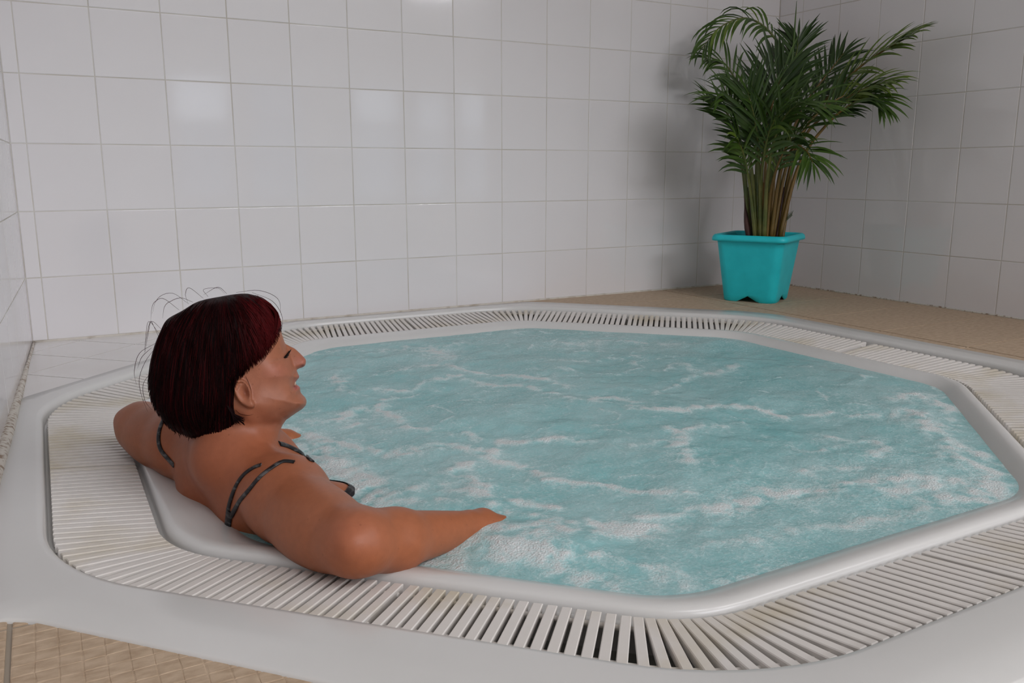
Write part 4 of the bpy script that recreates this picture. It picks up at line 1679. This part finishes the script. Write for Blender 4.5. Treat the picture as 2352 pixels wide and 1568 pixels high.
ad.inputs[1].default_value = 1.8
L.new(ca.outputs['Color'], ad.inputs[2])
rmp = N.new('ShaderNodeMapRange')
rmp.inputs[1].default_value, rmp.inputs[2].default_value = 0.78, 2.25
rmp.interpolation_type = 'SMOOTHSTEP'
L.new(ad.outputs[0], rmp.inputs[0])
nl = N.new('ShaderNodeTexNoise')
nl.inputs['Scale'].default_value = 5.5
nl.inputs['Detail'].default_value = 3
L.new(mp.outputs[0], nl.inputs['Vector'])
cw = N.new('ShaderNodeValToRGB')
cw.color_ramp.elements[0].position, cw.color_ramp.elements[1].position = 0.35, 0.68
cw.color_ramp.elements[0].color = (0.33, 0.70, 0.72, 1)
cw.color_ramp.elements[1].color = (0.47, 0.78, 0.80, 1)
L.new(nl.outputs['Fac'], cw.inputs[0])
mx = N.new('ShaderNodeMix')
mx.data_type = 'RGBA'
L.new(rmp.outputs[0], mx.inputs['Factor'])
L.new(cw.outputs[0], mx.inputs['A'])
mx.inputs['B'].default_value = (0.72, 0.74, 0.745, 1)
L.new(mx.outputs['Result'], b.inputs['Base Color'])
rg = N.new('ShaderNodeMapRange')
rg.inputs[3].default_value, rg.inputs[4].default_value = 0.10, 0.55
L.new(rmp.outputs[0], rg.inputs[0])
L.new(rg.outputs[0], b.inputs['Roughness'])
b.inputs['IOR'].default_value = 1.33
nb = N.new('ShaderNodeTexNoise')
nb.inputs['Scale'].default_value = 75
nb.inputs['Detail'].default_value = 5
L.new(mp.outputs[0], nb.inputs['Vector'])
vb = N.new('ShaderNodeTexVoronoi')
vb.inputs['Scale'].default_value = 260
L.new(mp.outputs[0], vb.inputs['Vector'])
mulv = N.new('ShaderNodeMath')
mulv.operation = 'MULTIPLY'
L.new(vb.outputs['Distance'], mulv.inputs[0])
L.new(rmp.outputs[0], mulv.inputs[1])
addv = N.new('ShaderNodeMath')
L.new(mulv.outputs[0], addv.inputs[0])
L.new(nb.outputs['Fac'], addv.inputs[1])
bmp = N.new('ShaderNodeBump')
bmp.inputs['Strength'].default_value = 0.5
bmp.inputs['Distance'].default_value = 0.004
L.new(addv.outputs[0], bmp.inputs['Height'])
L.new(bmp.outputs[0], b.inputs['Normal'])
tr = N.new('ShaderNodeBsdfTransparent')
tr.inputs[0].default_value = (0.70, 0.92, 0.93, 1)
ms = N.new('ShaderNodeMixShader')
op = N.new('ShaderNodeMapRange')
op.inputs[3].default_value, op.inputs[4].default_value = 0.74, 1.0
op.inputs[2].default_value = 0.5
L.new(rmp.outputs[0], op.inputs[0])
L.new(op.outputs[0], ms.inputs[0])
L.new(tr.outputs[0], ms.inputs[1])
L.new(b.outputs[0], ms.inputs[2])
L.new(ms.outputs[0], out.inputs['Surface'])
wat = mesh_np('whirlpool_water', V, q, M_WATER)
color_attr(wat.data, 'foam', np.repeat(foam[inside][:, None], 3, 1))
tag(wat, 'bubbling turquoise water with white foam streaks filling the tub', 'water', kind='stuff')

# ------------------------------------------------------------------ potted palm
PC = np.array([2.563, -0.408])
PROT = math.radians(28)
PD = float(CF @ (np.array([PC[0], PC[1], 0.5]) - CAM))
palm = tag(empty('potted_palm', (PC[0], PC[1], 0.0), PROT), 'feathery green areca palm in a square turquoise plastic pot in the corner', 'potted plant')
PM = Matrix.Translation((PC[0], PC[1], 0)) @ Matrix.Rotation(PROT, 4, 'Z')
PMI = PM.inverted()


def rsq(h, r, n=6):
    """rounded square loop, half side h"""
    P = []
    for k, (sx, sy) in enumerate(((1, 1), (-1, 1), (-1, -1), (1, -1))):
        for i in range(n + 1):
            a = k * math.pi / 2 + math.pi / 2 * i / n
            P.append((sx * (h - r) + r * math.cos(a), sy * (h - r) + r * math.sin(a)))
        nx_, ny_ = ((-1, 1), (-1, -1), (1, -1), (1, 1))[k]
        p, q = P[-1], (nx_ * (h - r) + r * math.cos((k + 1) * math.pi / 2), ny_ * (h - r) + r * math.sin((k + 1) * math.pi / 2))
        for i in range(1, 12):
            P.append((p[0] + (q[0] - p[0]) * i / 12, p[1] + (q[1] - p[1]) * i / 12))
    return P


PH = 0.268


def half(z):
    return 0.106 + (0.138 - 0.106) * z / PH


levels = [0.0, 0.004, 0.028, 0.06, 0.12, 0.2, PH - 0.02]
rings = []
for li, zz in enumerate(levels):
    h = half(zz) - (0.003 if li == 0 else 0)
    lp = rsq(h, 0.034)
    R_ = []
    for (x, y) in lp:
        # arched notch in the middle of every side
        t = min(abs(x), abs(y))
        nz = max(0.0, 0.024 * (1 - t / 0.045)) if max(abs(x), abs(y)) > h - 0.003 else 0
        R_.append((x, y, max(zz, nz) if zz < 0.03 else zz))
    rings.append(np.array(R_))
v, f = loft(rings)
pot = obj('pot', v, f, M_POT, palm, True)
pot['label'] = 'turquoise square plastic pot with notched foot'
inn = [np.array([(x, y, zz) for x, y in rsq(half(zz) - 0.004, 0.031)]) for zz in (PH - 0.005, 0.12, 0.026)]
v, f = loft(inn, True)
obj('inner_wall', v, [q[::-1] for q in f], M_POT, pot, True)
rim = [np.array([(x, y, zz) for x, y in rsq(hh_, 0.036)]) for hh_, zz in
       ((0.1385, PH - 0.026), (0.152, PH - 0.024), (0.153, PH - 0.016), (0.150, PH - 0.006), (0.144, PH), (0.139, PH), (0.134, PH - 0.006), (0.133, PH - 0.03))]
v, f = loft(rim)
obj('pot_rim', v, f, M_POT, pot, True)
sl = np.array(rsq(0.134, 0.03))
sv_ = [(x, y, PH - 0.030 + RNG.uniform(-.003, .003)) for x, y in sl] + [(x * .5, y * .5, PH - 0.022 + RNG.uniform(-.005, .005)) for x, y in sl]
n_ = len(sl)
obj('soil', sv_, [(i, (i + 1) % n_, n_ + (i + 1) % n_, n_ + i) for i in range(n_)] + [tuple(range(n_, 2 * n_))], M_SOIL, palm, True)


def leafmat(name, c1, c2, rough=0.38):
    mt = mat(name, c1, rough, 0.45)
    noise_col(mt, 14, c1, c2, 0.35, 0.7)
    b2 = mt.node_tree.nodes['Principled BSDF']
    b2.inputs['Subsurface Weight'].default_value = 0.0
    return mt


LEAF = [leafmat('leaf_dark', (0.018, 0.044, 0.007), (0.032, 0.070, 0.011)), leafmat('leaf_mid', (0.034, 0.076, 0.009), (0.062, 0.122, 0.016)),
        leafmat('leaf_light', (0.085, 0.15, 0.018), (0.15, 0.215, 0.03)), leafmat('leaf_yellow', (0.22, 0.20, 0.02), (0.32, 0.25, 0.03))]
STEM = [leafmat('stem_green', (0.06, 0.09, 0.015), (0.14, 0.14, 0.03), 0.45), leafmat('stem_ochre', (0.13, 0.085, 0.018), (0.20, 0.115, 0.025), 0.45),
        leafmat('stem_maroon', (0.035, 0.014, 0.012), (0.09, 0.03, 0.022), 0.5)]


def pp(px_, py_, dd=0.0):
    return at_depth(px_, py_, PD + dd)


def loc(p):
    return tuple(PMI @ Vector(p))


def leaflet_geo(base, dirv, nrm_, ln, wd, droop, fold=0.25, n=6):
    dirv = dirv / np.linalg.norm(dirv)
    v, f = [], []
    p = np.array(base, float)
    d = dirv.copy()
    for i in range(n + 1):
        t = i / n
        wloc = wd * (0.35 + 1.9 * t) if t < 0.34 else wd * (1.0 - ((t - 0.34) / 0.66) ** 1.8)
        wloc = max(wloc, wd * 0.03)
        s = np.cross(d, nrm_)
        s /= np.linalg.norm(s) + 1e-9
        up = np.cross(s, d)
        v += [p - s * wloc * .5 + up * wloc * fold, p, p + s * wloc * .5 + up * wloc * fold]
        p = p + d * ln / n
        d = d + np.array([0, 0, -1.0]) * droop / n * (0.4 + 1.2 * t)
        d /= np.linalg.norm(d)
    for i in range(n):
        a = i * 3
        f += [(a, a + 1, a + 4, a + 3), (a + 1, a + 2, a + 5, a + 4)]
    return v, f


# fronds: way points (px, py, depth offset), number of leaflet pairs, leaflet length, leaf start fraction, colour, droop, stem colour
VW = -ray(1760, 300) / np.linalg.norm(ray(1760, 300))
FR = [
    ([(1765, 545, .0), (1782, 330, .05), (1806, 160, .06), (1772, 78, .05), (1715, 42, .02), (1655, 62, .0), (1612, 112, -.02)], 17, .155, .48, 1, 2.6, 0),
    ([(1752, 545, -.02), (1772, 350, -.02), (1812, 200, 0), (1830, 120, .02), (1833, 92, .03)], 17, .15, .55, 0, .5, 0),
    ([(1785, 545, .03), (1825, 350, .03), (1893, 235, .0), (1980, 150, -.12), (2045, 108, -.22), (2088, 84, -.30)], 17, .17, .46, 2, .8, 1),
    ([(1786, 545, .0), (1835, 340, -.02), (1905, 255, -.06), (1985, 205, -.18), (2045, 188, -.28)], 16, .17, .45, 2, .8, 1),
    ([(1790, 545, -.04), (1835, 380, -.06), (1900, 285, -.10), (1965, 235, -.18), (2008, 228, -.24), (2030, 248, -.28)], 16, .15, .42, 1, 1.1, 1),
    ([(1722, 545, .0), (1713, 420, .0), (1700, 320, -.01), (1668, 258, -.02), (1628, 228, -.04)], 12, .15, .48, 1, .35, 0),
    ([(1730, 545, .04), (1722, 360, .06), (1706, 230, .08), (1668, 150, .06), (1622, 135, .02)], 13, .14, .48, 1, 1.6, 0),
    ([(1745, 545, -.05), (1752, 360, -.08), (1775, 235, -.12), (1802, 160, -.15)], 20, .235, .44, 0, .55, 1),
    ([(1770, 545, -.05), (1792, 400, -.12), (1822, 340, -.18), (1850, 345, -.24), (1868, 375, -.28)], 9, .165, .60, 1, .9, 1),
    ([(1748, 545, -.06), (1744, 390, -.10), (1736, 290, -.15), (1716, 205, -.20)], 20, .23, .42, 0, .6, 0),
    ([(1768, 545, .02), (1800, 360, .03), (1850, 240, .04), (1905, 165, .04), (1938, 122, .03)], 15, .16, .45, 0, .6, 1),
    ([(1775, 545, -.02), (1810, 370, -.05), (1865, 275, -.08), (1935, 222, -.10), (1985, 215, -.12)], 17, .19, .42, 0, .7, 1),
    ([(1718, 545, .02), (1712, 450, .02), (1703, 380, .02), (1690, 345, .0)], 6, .10, .62, 1, .8, 0),
    ([(1740, 545, .05), (1738, 370, .08), (1748, 250, .12), (1775, 150, .15), (1795, 140, .17)], 15, .17, .44, 0, .5, 0),
    ([(1755, 545, -.07), (1765, 390, -.14), (1790, 290, -.21), (1838, 238, -.28), (1890, 245, -.33)], 14, .18, .48, 1, .9, 0),
    ([(1738, 545, -.04), (1725, 380, -.08), (1700, 275, -.13), (1672, 225, -.17), (1648, 225, -.2)], 14, .16, .46, 1, .8, 0),
    ([(1760, 545, .06), (1785, 370, .10), (1830, 260, .13), (1890, 210, .15), (1950, 200, .15)], 16, .18, .42, 0, .6, 0),
    ([(1750, 545, .0), (1757, 400, -.03), (1765, 310, -.07), (1758, 240, -.12)], 16, .20, .45, 1, .7, 1),
    ([(1745, 545, -.05), (1748, 430, -.09), (1755, 355, -.15), (1770, 295, -.22), (1790, 265, -.28)], 12, .19, .42, 1, 1.7, 0),
    ([(1760, 545, -.05), (1772, 430, -.10), (1802, 345, -.17), (1842, 302, -.24)], 12, .17, .45, 1, 1.6, 1),
    ([(1735, 545, -.04), (1722, 430, -.08), (1708, 355, -.13), (1690, 312, -.18)], 12, .16, .45, 1, 1.4, 0),
]
INDIV = [7, 9, 18, 19, 0, 2, 3, 8, 20, 4, 14, 1, 15]
budget = 300
order = INDIV + [i for i in range(len(FR)) if i not in INDIV]
for fi in order:
    P, npair, ll, st, ci, droop, si = FR[fi]
    pts = spline([pp(*q) for q in P], 34)
    pts[0] = np.array([pts[0][0], pts[0][1], PH - 0.03])
    mb = MB()
    rad = [0.0062 * (1 - i / 33) ** 0.9 + 0.0014 for i in range(34)]
    rad = [r * (1.0 if i > 8 else 1.25 - 0.03 * i) for i, r in enumerate(rad)]
    mb.tube([loc(p) for p in pts], rad, 6)
    fr_o = mb.build('frond', STEM[si], palm, True)
    # the leaf plane: perpendicular to the stem, mostly facing up / the room
    joined = MB()
    for i in range(npair * 2 + 1):
        side = 0 if i == npair * 2 else (1 if i % 2 else -1)
        t = st + (1 - st) * min(1.0, (i // 2 + (0.5 if i % 2 else 0)) / npair)
        k = min(t * 33, 32.999)
        a, u = int(k), k - int(k)
        base = pts[a] * (1 - u) + pts[a + 1] * u
        tg = pts[a + 1] - pts[a]
        tg /= np.linalg.norm(tg)
        nr = VW * 0.75 + np.array([0, 0, 0.9]) + NP.normal(0, .12, 3)
        nr -= tg * (nr @ tg)
        nr /= np.linalg.norm(nr)
        sd_ = np.cross(tg, nr)
        s = (t - st) / (1 - st)
        ln = ll * (0.60 + 0.62 * math.sin(math.pi * min(1, 0.16 + s * 0.80))) * RNG.uniform(.88, 1.1) * 0.86
        ang = math.radians((50 if fi not in (2, 3, 4) else 36) * (1 - .55 * s) + RNG.uniform(-7, 7))
        dr = tg * math.cos(ang) + sd_ * side * math.sin(ang) + nr * RNG.uniform(-.05, .22)
        wd = RNG.uniform(.0115, .0155) * (0.75 if s > .85 else 1)
        c2 = ci if RNG.random() < 0.75 else max(0, min(2, ci + RNG.choice((-1, 1))))
        if fi == 14 and i == 12:
            c2 = 3
        v, f = leaflet_geo(base, dr, nr, ln, wd, droop * RNG.uniform(.6, 1.3))
        # keep clear of the walls
        v = [np.array([min(q[0], RX - .012), min(q[1], -.012), q[2]]) for q in v]
        if budget > 0:
            obj('leaflet', [loc(q) for q in v], f, LEAF[c2], fr_o, True)
            budget -= 1
        else:
            joined.add([loc(q) for q in v], f)
    if joined.f:
        o = joined.build('leaflets', LEAF[ci], fr_o, True)
        o['kind'] = 'stuff'
# unopened spear leaf
mb = MB()
mb.tube([loc(p) for p in spline([(*pp(1775, 545, .02),), (*pp(1800, 330, .02),), (*pp(1820, 130, .02),), (*pp(1830, 2, .02),)], 16)],
        [.007] * 6 + [.006] * 4 + [.005, .0045, .004, .003, .002, .0008], 6)
mb.build('spear_leaf', LEAF[1], palm, True)
# canes
for k, (x, y, tx, ty, r, s) in enumerate([(1726, 545, 1718, 430, .009, 2), (1742, 545, 1752, 420, .0085, 1), (1757, 545, 1762, 400, .007, 2), (1768, 545, 1778, 410, .0095, 1),
                                          (1782, 545, 1800, 430, .0095, 2), (1795, 545, 1815, 440, .008, 1), (1735, 545, 1733, 400, .006, 0), (1762, 545, 1772, 380, .006, 0),
                                          (1775, 545, 1790, 390, .006, 0), (1788, 545, 1818, 400, .0055, 0), (1750, 545, 1756, 470, .007, 2)]):
    dd = [.03, -.03, .05, -.05, .0, -.02, .06, .02, .04, .03, .0][k]
    a, c = pp(x, y, dd), pp(tx, ty, dd)
    a = np.array([a[0], a[1], PH - 0.035])
    mb = MB()
    mb.tube([loc(a + (c - a) * t) for t in np.linspace(0, 1, 7)], [r * 1.1, r * 1.05, r, r * .95, r * .85, r * .7, r * .45], 8)
    mb.build('cane', STEM[s], palm, True)
mb = MB()
for q in ([(1722, 545), (1714, 500), (1709, 448)], ):
    P = [pp(*c, -.02) for c in q]
    P[0] = np.array([P[0][0], P[0][1], PH - .03])
    mb.tube([loc(p) for p in spline(P, 8)], [.008, .011, .0125, .011, .008, .004, .002, .0008], 6)
mb.build('dry_sheath', STEM[2], palm, True)
mb = MB()
for k in range(9):
    a = pp(1800 + k * 2.2, 510 - k * 1.9, -.03)
    c = pp(1803 + k * 2.4, 494 - k * 1.4, -.03)
    mb.tube([loc(a), loc((a + c) / 2), loc(c)], [.0012, .001, .0004], 4)
mb.tube([loc(pp(1793, 535, -.03)), loc(pp(1803, 509, -.03)), loc(pp(1820, 494, -.03))], [.002, .0016, .001], 5)
mb.build('seedling_frond', LEAF[0], palm, True)
